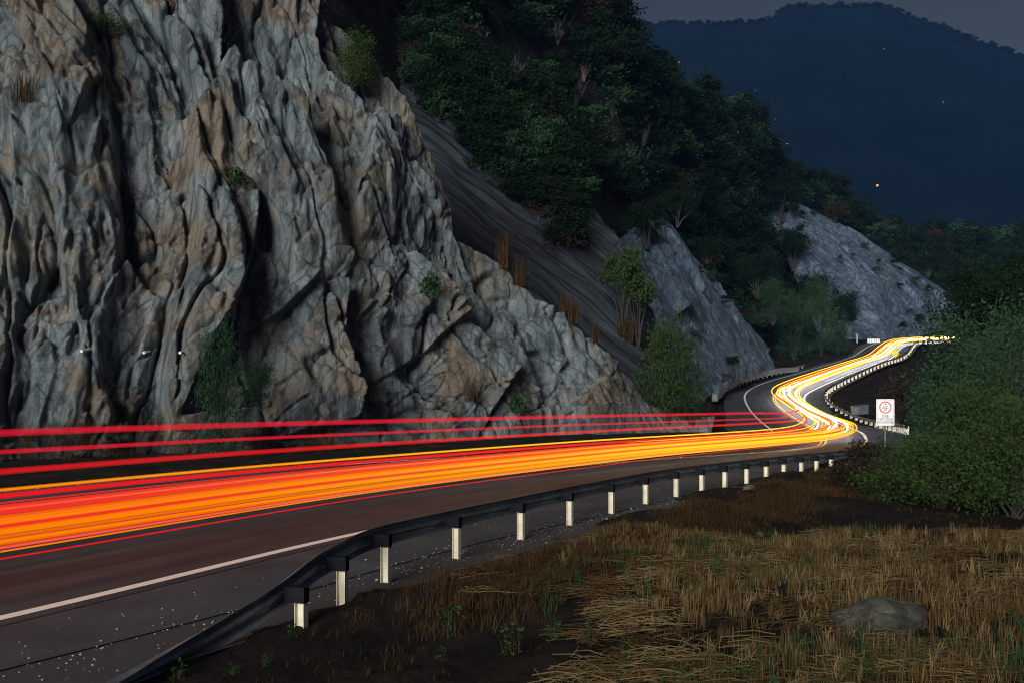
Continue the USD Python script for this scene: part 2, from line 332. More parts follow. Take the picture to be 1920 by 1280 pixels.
def strip_uv(d0, d1, m):
    d0, d1 = np.broadcast_to(d0, (N,)), np.broadcast_to(d1, (N,))
    k = np.linspace(0, 1, m)
    a = d0[:, None] * (1 - k) + d1[:, None] * k
    run = np.r_[0, np.cumsum(np.linalg.norm(np.diff(RS, axis=0), axis=1))]
    return np.stack([a, np.repeat(run[:, None], m, 1)], -1).reshape(-1, 2)
def strip(d0, d1, z, m=2, i0=0, i1=N):
    """a sheet along the road between two distances left of the right edge line (arrays or numbers)"""
    i = IDX[i0:i1].astype(float)
    rows = [road_pt(i, np.broadcast_to(d0, (N,))[i0:i1] * (1 - k) + np.broadcast_to(d1, (N,))[i0:i1] * k, z) for k in np.linspace(0, 1, m)]
    v = np.stack(rows, 1).reshape(-1, 3)
    return v, grid_faces(len(i), m, True)

# ------------------------------------------------------------------ ground
YS = RS[:, 1]
out_r = np.interp(YS, [-20, 8, 12, 20, 45, 60, 80, 110, 240], [1.6, 1.8, 2.3, 2.9, 3.2, 3.0, 2.6, 2.2, 2.2])     # paved strip right of the edge line
out_l = np.interp(LS[:, 1], [0, 50, 60, 75, 95, 120, 240], [1.2, 1.4, 2.5, 4.0, 3.2, 2.6, 2.4])
road_tree = cKDTree(np.vstack([RS[:, :2], (RS[:, :2] + LS[:, :2]) / 2, LS[:, :2]]))
road_z = np.r_[RS[:, 2], (RS[:, 2] + LS[:, 2]) / 2, LS[:, 2]]
from shapely.geometry import Polygon, LineString
import shapely
road_poly = Polygon(np.vstack([RS[:, :2], LS[::-1, :2]])).buffer(0)
ctl = np.array([
    # knoll with stubble near the camera
    (0.0, 5.0, 0.25), (2.0, 6.0, 0.48), (4.5, 8.0, 0.45), (6.0, 11.0, 0.5), (4.0, 11.5, 0.5), (2.2, 9.5, 0.42), (8.5, 13.5, 0.52), (6.0, 14.0, 0.48), (3.5, 13.2, 0.36), (9.5, 9.0, 0.5), (13, 14.2, 0.5), (0.3, 9.5, 0.1), (-1.6, 8.0, 0.02), (-1.0, 6.0, 0.08), (-2.0, 4.0, 0.0), (0, 0, 0.3), (6, 0, 0.6), (3, 3, 0.5), (14, 6, 0.7), (-5, 5, -0.05), (-6.5, 3, -0.05),
    # bund behind the guardrail
    (-0.62, 11.0, 0.34), (0.4, 12.3, 0.42), (1.75, 14.4, 0.5), (3.9, 18.0, 0.5), (7.1, 23.0, 0.46), (10.4, 28.0, 0.42), (14.5, 34, 0.40), (18, 38, 0.3), (22, 43, 0.1),
    (-1.2, 12.1, 0.0), (0.3, 14.3, -0.12), (1.9, 17.4, -0.15), (4.6, 22.0, -0.12), (7.6, 26.2, -0.10), (11.6, 31, -0.05),
    (4.5, 16.2, -0.15), (7.5, 19.5, -0.25), (11, 24, -0.3), (9, 17.5, -0.35), (14, 20, -0.5), (16, 30, -0.4), (22, 34, -0.8), (20, 22, -0.8), (30, 25, -1.5), (30, 45, -1.5),
    # inner side of the far bend
    (33, 60, -0.6), (40, 75, -0.6), (43, 92, 0.4), (46, 105, 1.6), (47, 116, 2.9), (52, 124, 3.6), (60, 135, 4.6), (70, 148, 6.6), (80, 160, 8.6), (50, 105, 1.2), (60, 112, 1.4), (58, 90, -1.5), (75, 130, 2.0), (95, 170, 8.5), (48, 60, -2.5), (70, 80, -4),
    (110, 120, -3), (120, 190, 8), (160, 260, 14), (230, 400, 30), (120, 40, -6), (60, 10, -3), (250, 150, 0), (300, 300, 12), (400, 600, 40), (60, -40, -2), (200, -60, -2), (0, -40, 0.3), (0, -120, 0), (-60, -100, 0), (-120, -30, 2), (120, 215, 15), (150, 230, 17),
    # left of the road
    (-25, 30, 0.0), (-32, 26, 0.0), (-20, 36, 0.0), (-10, 45, 0.05), (-24, 40, 0.0), (-32, 37, 0.0), (-40, 34, 0.0), (0, 55, 0.25), (8, 62, 0.3), (13, 68, 0.35), (18, 78, 0.3), (22, 90, 0.8), (24, 100, 1.8), (26, 110, 2.9), (30, 122, 4.0), (36, 136, 5.6), (44, 150, 7.4), (54, 166, 9.6), (66, 184, 12.6), (76, 198, 16), (90, 214, 18.5), (110, 240, 21), (-45, 20, 0.2), (-60, 0, 0.5), (-60, 40, 0.4), (-20, 60, 0.2), (0, 80, 0.6), (10, 110, 4), (20, 160, 9), (40, 200, 14), (70, 260, 20), (0, 300, 20), (-100, 200, 20), (-200, 100, 10), (140, 330, 28)], float)
rbf = RBFInterpolator(ctl[:, :2], ctl[:, 2], neighbors=24, kernel='linear', smoothing=0.02)
def ground_z(xy):
    xy = np.asarray(xy, float)
    z = rbf(xy)
    z = z + (meshkit.fbm(np.c_[xy * 0.9, np.zeros(len(xy))], 4, 3) - 0.5) * 0.22 + (meshkit.fbm(np.c_[xy * 4, np.zeros(len(xy))], 3, 5) - 0.5) * 0.07
    d, k = road_tree.query(xy)
    d = shapely.distance(road_poly, shapely.points(xy))
    zr = road_z[k] - 0.16
    w = smoothstep(2.2, 6.0, d)
    near_right = (xy[:, 1] < 36) & (xy[:, 0] > -6 + 0.4 * xy[:, 1] * 0)
    w = np.where(near_right, smoothstep(2.0, 3.6, d), w)
    return zr * (1 - w) + z * w

ang = np.radians(np.r_[np.linspace(-180, -42, 50, endpoint=False), np.linspace(-42, 42, 560), np.linspace(42, 180, 50)[1:]])
rad = np.r_[0.0, np.geomspace(1.5, 60, 330), np.geomspace(60, 420, 130)[1:], np.geomspace(420, 3000, 16)[1:]]
gx = np.sin(ang)[:, None] * rad[None]; gy = np.cos(ang)[:, None] * rad[None]
gxy = np.stack([gx.ravel(), gy.ravel()], 1)
gz = np.where(np.hypot(*gxy.T) < 500, ground_z(np.clip(gxy, -400, 600)), 0)
far = np.hypot(*gxy.T)
gz = gz * (1 - smoothstep(300, 500, far)) + smoothstep(300, 500, far) * 10.0
obj('ground', (np.c_[gxy, gz], grid_faces(len(ang), len(rad), False)), M['ground'], smooth=True, kind='structure')
ground_tree_xy, ground_tree_z = cKDTree(gxy), gz
def gz_at(xy):
    return ground_tree_z[ground_tree_xy.query(np.asarray(xy, float))[1]]

obj('road_shoulder', strip(-out_r, WID + out_l, -0.014, 12), M['asphalt'], smooth=True, kind='structure')
obj('road', strip(-0.35, WID + 0.35, -0.006, 12), M['lane'], smooth=True, uv=strip_uv(-0.35, WID + 0.35, 12), kind='structure')
LWD = np.interp(YS, [0, 40, 60, 240], [0.22, 0.2, 0.22, 0.3])
obj('edge_line', strip(-LWD / 2, LWD / 2, 0.0), M['white_paint'], kind='structure')
obj('edge_line', strip(WID - LWD / 2, WID + LWD / 2, 0.0), M['white_paint'], kind='structure')
CEN = WID * np.interp(YS, [0, 30, 50, 75, 110, 125, 240], [0.42, 0.42, 0.42, 0.48, 0.5, 0.5, 0.5])
for s in (-1, 1):
    obj('centre_line', strip(CEN + s * 0.14 - 0.07, CEN + s * 0.14 + 0.07, 0.0), M['yellow_paint'], kind='structure')
for px, lab in ((1090, 'first'), (1280, 'second'), (1407, 'third'), (1488, 'fourth')):
    c = road_pt(IDX.astype(float), CEN)
    ok = (c[:, 1] < 60) & (c[:, 1] > 5)
    k = np.argmin(np.where(ok, np.abs(960 + F * c[:, 0] / np.maximum(c[:, 1], 1) - px), 1e9))
    t = thing('road_stud', f'small yellow reflective stud on the double yellow line, {lab} from the left', 'road stud', c[k], 0.6, group='studs on the yellow line')
    obj('stud_body', (lambda b: (b.vertices, b.faces))(trimesh.creation.cone(0.07, 0.04, sections=8)), M['sign_yellow'], t)
# worn gravel verges
edge_r = -out_r
obj('gravel_verge', strip(edge_r - 1.2, edge_r + 0.15, -0.03, 6), M['gravel_bed'], smooth=True, kind='structure')

# ------------------------------------------------------------------ cliffs
def cell_facets(c, l, size, stretch, tilt, seed):
    """flat tilted facets, longer along l: broken rock faces"""
    r = np.random.default_rng(seed)
    lo = np.array([c.min(), l.min()]) / [size, size * stretch] - 2
    hi = np.array([c.max(), l.max()]) / [size, size * stretch] + 2
    n = int(np.prod(hi - lo))
    pts = r.uniform(lo, hi, (n, 2))
    g = r.normal(0, tilt, (n, 2)); o = r.normal(0, tilt * 0.5, n)
    q = np.stack([c / size, l / (size * stretch)], -1).reshape(-1, 2)
    k = cKDTree(pts).query(q)[1]
    return (((q - pts[k]) * g[k]).sum(-1) + o[k]).reshape(c.shape) * size

def rock_relief(u, v, phi, amp=1.0, seed=0, sizes=(6.5, 2.3, 0.9), rugged=1.0):
    """long steep folds that break off along their right side, flat fracture faces, open joints"""
    S = np.stack([u, v, np.zeros_like(u)], -1)
    w1 = meshkit.fbm(S * 0.07 + 3.1, 3, seed) - 0.5
    w2 = meshkit.fbm(S * 0.33 + 7.7, 3, seed + 9) - 0.5
    c = u * np.cos(phi) + v * np.sin(phi) + 5.0 * w1 + 0.35 * w2
    l = -u * np.sin(phi) + v * np.cos(phi) + 2.0 * w2
    rough = rugged * smoothstep(0.36, 0.62, meshkit.fbm(S * 0.12 + 50, 3, seed + 77))          # smooth slabs beside shattered zones
    h = np.zeros_like(u)
    for k, (lam, A, drop) in enumerate(((sizes[0], 1.15, 0.86), (sizes[1], 0.42, 0.88), (sizes[2], 0.13, 0.85))):
        cc = c / lam + 0.7 * (meshkit.fbm(np.stack([c * 0.05, l / (lam * 3.5), c * 0 + k], -1), 3, seed + 20 + k) - 0.5) * 2
        cid = np.floor(cc); s_ = cc - cid
        a_ = 0.2 + 1.1 * meshkit.noise(np.stack([cid * 3.7 + 0.5, l / (lam * 2.6), cid * 0 + 4.4 * k], -1), seed + 31 + k)
        h += A * a_ * (s_ ** 0.9) * (1 - smoothstep(drop, 1.0, s_)) * (1 if k == 0 else 0.35 + 0.9 * rough)
    h += 0.95 * cell_facets(c, l, 4.2, 2.6, 0.25, seed + 1) + 0.85 * cell_facets(c, l, 1.7, 2.4, 0.18, seed + 2) * (0.5 + 0.6 * rough) + 0.8 * cell_facets(c, l, 0.62, 2.0, 0.15, seed + 3) * (0.25 + 0.9 * rough) + 0.8 * cell_facets(c, l, 0.27, 1.6, 0.15, seed + 4) * (0.15 + 0.8 * rough)
    cr = meshkit.fbm(np.stack([c * 0.30, l * 0.07, u * 0], -1), 3, seed + 40) - 0.5
    h -= 0.75 * np.exp(-(cr / 0.013) ** 2)
    cr = meshkit.fbm(np.stack([c * 0.22, l * 0.27, u * 0 + 5], -1), 3, seed + 50) - 0.5
    h -= 0.28 * np.exp(-(cr / 0.010) ** 2)
    h += 2.6 * (meshkit.fbm(S * 0.08, 3, seed + 60) - 0.5) + 0.12 * (meshkit.fbm(S * 2.6, 4, seed + 61) - 0.5)
    h = gaussian_filter(h, 0.9)
    h += (0.3 + 0.7 * rough) * (0.55 * cell_facets(c, l, 0.75, 2.2, 0.16, seed + 5) + 0.6 * cell_facets(c, l, 0.34, 1.8, 0.15, seed + 6))
    cr = meshkit.fbm(np.stack([c * 0.42, l * 0.13, u * 0 + 9], -1), 3, seed + 55) - 0.5
    h -= 0.25 * np.exp(-(cr / 0.03) ** 2)
    return amp * gaussian_filter(h, 0.45)

def sheet(feet, tops, nu, nv, bulge=0.0, back=None):
    """surface from a foot line up to a top line, both given as (pixel x, pixel y, distance)"""
    Fp, Tp = np.array([at(*p) for p in feet]), np.array([at(*p) for p in tops])
    t = np.r_[0, np.cumsum(np.linalg.norm(np.diff((Fp + Tp) / 2, axis=0), axis=1))]
    s = np.linspace(0, t[-1], nu)
    A, B = PchipInterpolator(t, Fp)(s), PchipInterpolator(t, Tp)(s)
    v = np.linspace(0, 1, nv)
    P = A[:, None] * (1 - v)[None, :, None] + B[:, None] * v[None, :, None]
    d = np.gradient(P, axis=0); e = np.gradient(P, axis=1)
    n = np.cross(d, e); n /= np.linalg.norm(n, axis=-1, keepdims=True) + 1e-9
    n = gaussian_filter1d(n, nu / 30, axis=0, mode='nearest'); n /= np.linalg.norm(n, axis=-1, keepdims=True)
    if bulge:
        P = P + n * (bulge * 4 * v * (1 - v))[None, :, None]
    U = np.repeat(s[:, None], nv, 1)
    V = np.linalg.norm(B - A, axis=1)[:, None] * v[None]
    return P, n, U, V

def cliff(name, P, n, h, mat_, back=(0.8, -1.5, 3.0, -9.0), uv=None):
    nv = P.shape[1]
    Q = P + n * h[..., None]
    # turn back over the crest so that the spur is a solid body
    top = Q[:, -1]
    away = np.stack([top[:, 0] * 0 - 0.35, top[:, 0] * 0 + 0.94], 1)
    extra = []
    for k in range(1, 9):
        f = k / 8
        e = top.copy()
        e[:, :2] += away * (back[0] * f + back[2] * f * f)
        e[:, 2] += back[1] * f + back[3] * f * f + 1.6 * min(1, k / 2) * (meshkit.fbm(top * 0.7 + k * 0.9, 4, 5) - 0.5)
        e[:, 1] += 1.8 * min(1, k / 2) * (meshkit.fbm(top * 0.6 + k * 0.8 + 40, 4, 6) - 0.5)
        extra.append(e)
    Q = np.concatenate([Q, np.stack(extra, 1)], 1)
    if uv is not None:
        st = np.stack(uv, -1)
        st = np.concatenate([st, st[:, -1:] + np.array([0, 0.4]) * np.arange(1, 9)[None, :, None]], 1).reshape(-1, 2)
        return obj(name, (Q.reshape(-1, 3), grid_faces(Q.shape[0], Q.shape[1], False)), mat_, smooth=True, uv=st, kind='structure')
    return obj(name, (Q.reshape(-1, 3), grid_faces(Q.shape[0], Q.shape[1], False)), mat_, smooth=38, kind='structure')

feet1 = [(-900, 866, 34), (-400, 866, 36.5), (0, 866, 39), (300, 858, 42.8), (450, 854, 44.9), (560, 850, 47.2), (680, 846, 49.7), (780, 842, 52.6), (870, 839, 54.5), (950, 835, 56.8), (1030, 831, 60.7), (1110, 828, 62.5), (1190, 825, 64.6), (1260, 822, 67), (1340, 819, 69.6)]
tops1 = [(-1000, -340, 51), (-400, -300, 54), (150, -230, 57), (590, -20, 64), (715, 125, 63.5), (785, 195, 63), (835, 340, 63), (855, 430, 63), (930, 470, 63.5), (1000, 530, 64), (1070, 590, 65), (1140, 655, 66.5), (1190, 705, 68), (1235, 755, 69), (1345, 775, 71)]
P, n, U, V = sheet(feet1, tops1, 1000, 520, 0.0)
phi = 0.12 + 0.55 * smoothstep(20, 62, U) + 0.2 * smoothstep(10, 40, V)
h = rock_relief(U, V, phi, 1.0, 11, rugged=0.8)
h *= (0.25 + 0.75 * smoothstep(0, 3, V)) * (0.35 + 0.65 * smoothstep(0, 0.25, 1 - U / U.max()))
cliff('rock_cliff', P, n, h - 0.7, M['rock'])
CL1 = P + n * (h - 0.7)[..., None]

feet2 = [(680, 420, 82), (830, 540, 80), (970, 660, 79), (1100, 770, 77), (1210, 830, 75), (1270, 820, 77)]
tops2 = [(790, 20, 112), (930, 200, 104), (1060, 330, 98), (1150, 450, 93), (1215, 590, 88), (1255, 720, 86)]
P, n, U, V = sheet(feet2, tops2, 420, 260)
Vs = V + 1.5 * meshkit.fbm(np.stack([U * 0.08, V * 0.2, U * 0], -1), 3, 70)
h = np.zeros_like(U)
for lam, A in ((3.6, 1.0), (1.3, 0.4)):
    cc = Vs / lam + 1.2 * meshkit.fbm(np.stack([U * 0.05, V / lam * 0.4, U * 0], -1), 3, int(lam * 10))
    s = cc - np.floor(cc)
    h += A * (s ** 1.5) * (0.3 + meshkit.noise(np.stack([np.floor(cc) * 2.3, U * 0.12, U * 0], -1), 5))
h += 2.0 * (meshkit.fbm(np.stack([U, V, U * 0], -1) * 0.1, 3, 71) - 0.5) + 0.3 * (meshkit.fbm(np.stack([U * 0.5, V * 2, U * 0], -1), 3, 72) - 0.5)
h = gaussian_filter(h, 1.3)
SLATE = P + n * h[..., None]
cliff('slate_slope', P, n, h, M['slate'], uv=(U, V), back=(0.5, -2, 3, -9))

feet3 = [(1290, 800, 96), (1332, 740, 108), (1365, 724, 121), (1410, 703, 136), (1440, 694, 147), (1458, 689, 154)]
tops3 = [(1165, 470, 118), (1212, 412, 126), (1255, 408, 136), (1312, 490, 145), (1382, 572, 152), (1440, 640, 157)]
P, n, U, V = sheet(feet3, tops3, 380, 300)
h = rock_relief(U * 0.75, V * 0.75, 0.35 + 0 * U, 0.75, 23, rugged=0.5)
h *= 0.3 + 0.7 * smoothstep(0, 0.2, 1 - U / U.max())
h *= 1 - 0.7 * smoothstep(0.9, 1.0, V / V[:, -1:])
CL3 = P + n * h[..., None]
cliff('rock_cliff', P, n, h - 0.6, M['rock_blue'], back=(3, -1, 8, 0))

feet4 = [(1540, 640, 222), (1600, 642, 216), (1655, 640, 216), (1700, 632, 226), (1760, 620, 245), (1830, 600, 268), (1900, 590, 290)]
tops4 = [(1430, 372, 262), (1475, 372, 262), (1560, 405, 262), (1640, 452, 264), (1715, 500, 268), (1790, 552, 280), (1850, 566, 300)]
P, n, U, V = sheet(feet4, tops4, 420, 300)
h = rock_relief(U * 0.45, V * 0.45, 0.7 + 0 * U, 0.9, 37, rugged=0.35)
h *= 1 - 0.6 * smoothstep(0.92, 1.0, V / V[:, -1:])
CL4 = P + n * h[..., None]
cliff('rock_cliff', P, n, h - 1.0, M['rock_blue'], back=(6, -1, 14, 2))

# ------------------------------------------------------------------ wooded hillside
hf = [(-700, -150, 60), (-200, -80, 66), (300, 0, 74), (600, 120, 84), (800, 330, 98), (1000, 520, 106), (1180, 700, 126), (1290, 780, 146), (1360, 740, 165), (1430, 705, 205), (1500, 690, 250), (1570, 655, 275), (1660, 640, 285), (1790, 600, 290), (1960, 560, 330), (2300, 540, 360), (2700, 520, 400)]
ht = [(-700, -900, 120), (-200, -850, 130), (300, -700, 140), (600, -480, 150), (800, -330, 155), (980, -190, 160), (1130, -20, 168), (1215, 130, 182), (1300, 215, 212), (1400, 235, 275), (1462, 335, 310), (1560, 375, 335), (1650, 435, 345), (1790, 480, 370), (1960, 470, 400), (2300, 455, 440), (2700, 440, 480)]
P, n, U, V = sheet(hf, ht, 260, 120)
h = 5.0 * (meshkit.fbm(np.stack([U, V, U * 0], -1) * 0.05, 4, 80) - 0.5)
HILL, HN = P + n * h[..., None], n
cliff('hillside', P, n, h, M['soil'], back=(10, 0, 60, -8))

# ------------------------------------------------------------------ far mountain
mpx = np.array([(-400, 30), (0, 60), (600, 70), (900, 60), (1100, 52), (1200, 47), (1300, 46), (1420, 40), (1455, 28), (1480, 16), (1560, 13), (1640, 12), (1690, 25), (1730, 42), (1790, 62), (1850, 82), (1920, 105), (2050, 160), (2300, 200), (2700, 260)], float)
xs = np.linspace(-400, 2700, 700)
ys = PchipInterpolator(mpx[:, 0], mpx[:, 1])(xs) + 9 * (meshkit.fbm(np.c_[xs * 0.05, xs * 0, xs * 0], 4, 90) - 0.5)
top = np.array([at(x, y, 1500) for x, y in zip(xs, ys)])
rows = []
for k in np.linspace(0, 1, 60):
    p = top.copy()
    p[:, 1] = 800 + 700 * k
    p[:, 0] = top[:, 0] * (p[:, 1] / 1500)
    p[:, 2] = -40 + (top[:, 2] + 40) * k ** 0.9
    rows.append(p)
for k in (1, 2):
    p = top.copy(); p[:, 1] += 250 * k; p[:, 2] -= 120 * k; rows.append(p)
Q = np.stack(rows, 1)
obj('far_mountain', (Q.reshape(-1, 3), grid_faces(Q.shape[0], Q.shape[1], False)), M['mountain'], smooth=True, kind='structure')
MTN = Q

hz = trimesh.creation.box((6400, 6400, 778)); hz.apply_translation((0, 0, 346))
hzm = usdkit.material(stage, LK + 'haze_air', {'v': ('principled_volume', {'color': (0.13, 0.36, 0.9), 'density': 0.72e-4})}, [], volume='v.volume')
obj('haze', (hz.vertices, hz.faces), hzm, kind='stuff', label='thin blue night haze filling the valley', category='haze')

# ------------------------------------------------------------------ plants
def leaves(centres, size, aspect, r, droop=0.0, up=0.0):
    """one bent leaf quad per centre"""
    n = len(centres)
    a = r.normal(size=(n, 3)); a[:, 2] = a[:, 2] * 0.6 - droop; a /= np.linalg.norm(a, axis=1, keepdims=True)
    b = r.normal(size=(n, 3)); b[:, 2] *= 0.5; b = np.cross(a, b); b /= np.linalg.norm(b, axis=1, keepdims=True)
    s = size * r.uniform(0.35, 1.0, (n, 1)) ** 1.5 * 1.9
    p = np.stack([centres - a * s, centres + b * s * aspect, centres + a * s, centres - b * s * aspect], 1)
    return p.reshape(-1, 3), np.arange(4 * n).reshape(-1, 4)

def crown(seed, n, size=0.075, shape=(1, 1, 0.8), clumps=40, spread=0.2, aspect=0.5, hollow=0.5, base=1.0, skirt=0.0, low=-0.5):
    """foliage of a crown of about unit radius: leaf clumps through an uneven volume, gaps between"""
    r = np.random.default_rng(seed)
    d = r.normal(size=(clumps, 3)); d /= np.linalg.norm(d, axis=1, keepdims=True)
    d[:, 2] = np.where(d[:, 2] < low, -d[:, 2], d[:, 2])
    rad_ = hollow + (1 - hollow) * r.uniform(0, 1, (clumps, 1)) ** 0.6
    lump = 0.55 + 0.85 * meshkit.noise(d * 2.2 + seed, seed)[:, None]
    c = d * rad_ * lump * np.asarray(shape)
    k = r.integers(0, clumps, n)
    off = r.normal(size=(n, 3)) * spread * np.array([1, 1, 0.55]) * r.uniform(0.35, 1.6, (clumps, 1))[k]
    p = c[k] + off + [0, 0, base]
    if skirt:
        p[:, 2] = np.maximum(p[:, 2], r.uniform(0, skirt, n))
    return leaves(p, size, aspect, r, 0.25), c + [0, 0, base]

def stems(tips, seed, r0=0.05, root=(0, 0, 0), fork=0.35, every=1):
    r = np.random.default_rng(seed)
    ms = []
    for c in tips[::every]:
        a = np.asarray(root, float) + [r.normal(0, 0.04), r.normal(0, 0.04), 0]
        m = a * (1 - fork) + c * fork + [0, 0, 0.12]
        q = a * 0.3 + c * 0.7 + r.normal(0, 0.05, 3)
        ms.append(tube(np.array([a, m, q, c]), np.array([r0, r0 * 0.7, r0 * 0.4, r0 * 0.15]), 5))
    return join(*ms)

def bare(seed, n=26, rise=0.9, r0=0.018):
    """leafless twiggy bush of about unit height"""
    r = np.random.default_rng(seed)
    ms = []
    for _ in range(n):
        az, lean = r.uniform(0, 6.28), r.uniform(0.1, 0.9)
        L = r.uniform(0.6, 1.15)
        t = np.linspace(0, 1, 5)
        p = np.stack([np.cos(az) * lean * L * t ** 1.3, np.sin(az) * lean * L * t ** 1.3, rise * L * t], 1) + r.normal(0, 0.025, (5, 3)) * t[:, None]
        ms.append(tube(p, r0 * (1 - 0.8 * t), 4))
        for _ in range(4):
            k = r.integers(1, 4)
            q = p[k] + r.normal(0, 0.18, 3) + [0, 0, 0.15]
            ms.append(tube(np.array([p[k], (p[k] + q) / 2 + r.normal(0, 0.02, 3), q]), np.array([r0 * 0.4, r0 * 0.3, r0 * 0.12]), 3))
    return join(*ms)

def blades(seed, n, height, spread, width, lean=0.35, curve=0.3):
    """a tuft of grass blades"""
    r = np.random.default_rng(seed)
    az = r.uniform(0, 6.283, n); ln = np.abs(r.normal(0, lean, n)); hh = height * r.uniform(0.45, 1.1, n)
    base = np.c_[r.normal(0, spread, (n, 2)), np.zeros(n)]
    dr = np.stack([np.cos(az), np.sin(az), 0 * az], 1)
    sd = np.stack([-np.sin(az + r.normal(0, 0.6, n)), np.cos(az), 0 * az], 1) * (width * r.uniform(0.6, 1.3, n))[:, None]
    mid = base + dr * (ln * hh * 0.45)[:, None] + np.c_[0 * az, 0 * az, hh * 0.55]
    tip = base + dr * (ln * hh * (1 + curve))[:, None] + np.c_[0 * az, 0 * az, hh * (1 - 0.25 * ln)]
    v = np.stack([base - sd, base + sd, mid - sd * 0.8, mid + sd * 0.8, tip - sd * 0.15, tip + sd * 0.15], 1).reshape(-1, 3)
    k = np.arange(n)[:, None] * 6
    f = np.concatenate([k + [0, 1, 3, 2], k + [2, 3, 5, 4]])
    return v, f

SPEC = {   # kind: (leaf material, crown arguments)
    'broad_shrub': ('leaf_olive', dict(n=10000, size=0.022, shape=(1, 0.9, 0.75), clumps=90, spread=0.17, base=0.5, hollow=0.25, low=-0.8, skirt=0.25)),
    'feathery_shrub': ('leaf', dict(n=10000, size=0.022, shape=(1, 0.9, 0.85), clumps=90, spread=0.17, base=0.55, hollow=0.25, aspect=0.36, low=-0.8, skirt=0.25)),
    'dark_tree': ('leaf_dark', dict(n=9000, size=0.028, shape=(1, 1, 0.8), clumps=70, spread=0.16, base=1.0, hollow=0.4)),
    'brown_shrub': ('leaf_brown', dict(n=3200, size=0.04, shape=(1, 1, 0.7), clumps=50, spread=0.16, base=0.6, hollow=0.4, skirt=0.5)),
    'small_tree': ('leaf_olive', dict(n=2600, size=0.05, shape=(1, 1, 0.6), clumps=30, spread=0.15, base=1.5, hollow=0.6)),
    'leafy_sprig': ('weed', dict(n=420, size=0.11, shape=(0.9, 0.9, 0.9), clumps=22, spread=0.18, base=0.9, hollow=0.3)),
}
CLIFF_PTS = np.vstack([A_.reshape(-1, 3)[::5] for A_ in (CL1, SLATE, CL3, CL4)])
CLIFF_TREE = cKDTree(CLIFF_PTS)
def rooted(loc):
    """the nearest spot on the cliffs or on the ground where a plant can stand"""
    d, k = CLIFF_TREE.query(loc)
    g = np.array([loc[0], loc[1], gz_at([loc[:2]])[0]])
    if d < 7.0 and d < abs(g[2] - loc[2]):
        return CLIFF_PTS[k]
    return g if abs(g[2] - loc[2]) < 5.0 else (CLIFF_PTS[k] if d < 10 else loc)
first = {}
def plant(kind, label, category, px, py, Y, wpx, hpx, rz=None, group=None, variant=0):
    """a plant whose base stands at the pixel at distance Y and whose crown is so many photo pixels wide and high"""
    lm, spec = SPEC[kind]
    loc = at(px, py, Y)
    w, hgt = wpx * Y / F / 2, hpx * Y / F
    r_ = rooted(loc)
    if abs(r_[2] - loc[2]) > 1e-9:
        hgt, loc = max(hgt * 0.7, hgt + (loc[2] - r_[2])), r_ - [0, 0, 0.08]
    total = spec['base'] + spec['shape'][2] * 1.0
    scale = (w * 0.87, w * 0.87, hgt / total)
    rz = rng.uniform(0, 6.28) if rz is None else rz
    key = (kind, variant)
    if key in first:
        return copy_of(first[key], kind, label, category, loc, rz, scale, group)
    t = thing(kind, label, category, loc, rz, scale, group)
    cr, tips = crown(100 + variant * 17 + len(kind), **spec)
    obj('trunk', stems(tips, 5 + variant, 0.04 if 'tree' in kind else 0.02, every=4 if kind == 'small_tree' else 9), M['bark'], t)
    obj('crown', cr, M[lm], t)
    if kind.endswith('shrub'):
        tw, tf = bare(70 + variant, 12, 0.95, 0.007)
        obj('branch', (tw * [1.05, 1.05, 1.25], tf), M['bark'], t)
    first[key] = t
    return t

# right-hand thicket
plant('feathery_shrub', 'tall feathery green shrub at the right edge, highest of the near thicket', 'shrub', 1850, 930, 34, 330, 330, 0.3)
plant('feathery_shrub', 'green shrub directly to the right of the seat belt sign', 'shrub', 1815, 850, 46, 190, 190, 1.2, variant=1)
plant('broad_shrub', 'wide low olive shrub in front of the thicket, beyond the stubble', 'shrub', 1765, 1000, 24, 290, 200, 0.4)
plant('broad_shrub', 'olive shrub in the bottom right of the thicket, cut by the frame', 'shrub', 1905, 1000, 23, 260, 260, 2.4, variant=1)
plant('broad_shrub', 'olive shrub in the middle of the thicket between low and tall shrubs', 'shrub', 1850, 930, 29, 260, 230, 3.7, variant=1)
plant('feathery_shrub', 'green bush low to the right below the seat belt sign', 'shrub', 1755, 905, 38, 140, 100, 4.1)
plant('dark_tree', 'dark leafy tree whose branches hang over the far end of the road', 'tree', 1848, 700, 60, 190, 185, 0.0)
plant('dark_tree', 'dark tree at the right edge above the feathery shrub', 'tree', 1905, 720, 66, 200, 230, 2.0, variant=1)
plant('dark_tree', 'dark tree behind the overhanging tree on the right', 'tree', 1870, 640, 90, 150, 150, 3.0)
plant('brown_shrub', 'dry brown shrub at the near end of the far guardrail', 'shrub', 1630, 905, 31, 110, 85, 0.7)
plant('brown_shrub', 'dry brown brush between the bund and the low olive shrub', 'shrub', 1590, 940, 26, 130, 70, 2.9)
plant('brown_shrub', 'dry brush on the earth slope inside the far bend', 'shrub', 1680, 755, 90, 90, 50, 1.9)
plant('feathery_shrub', 'small green shrub on the slope under the yellow warning sign', 'shrub', 1752, 752, 85, 110, 62, 1.5, variant=1)
plant('broad_shrub', 'low rounded olive bush at the left tip of the thicket beyond the stubble', 'shrub', 1665, 985, 25, 130, 90, 5.0, variant=2)
plant('broad_shrub', 'olive bush between the left tip bush and the wide low shrub', 'shrub', 1715, 950, 29, 170, 110, 1.0, variant=2)
plant('feathery_shrub', 'green bush filling the gap above the wide low shrub', 'shrub', 1790, 920, 31, 220, 200, 2.2, variant=2)
plant('feathery_shrub', 'green bush in the right background between the tall shrub and the dark trees', 'shrub', 1890, 800, 48, 240, 230, 5.2, variant=2)
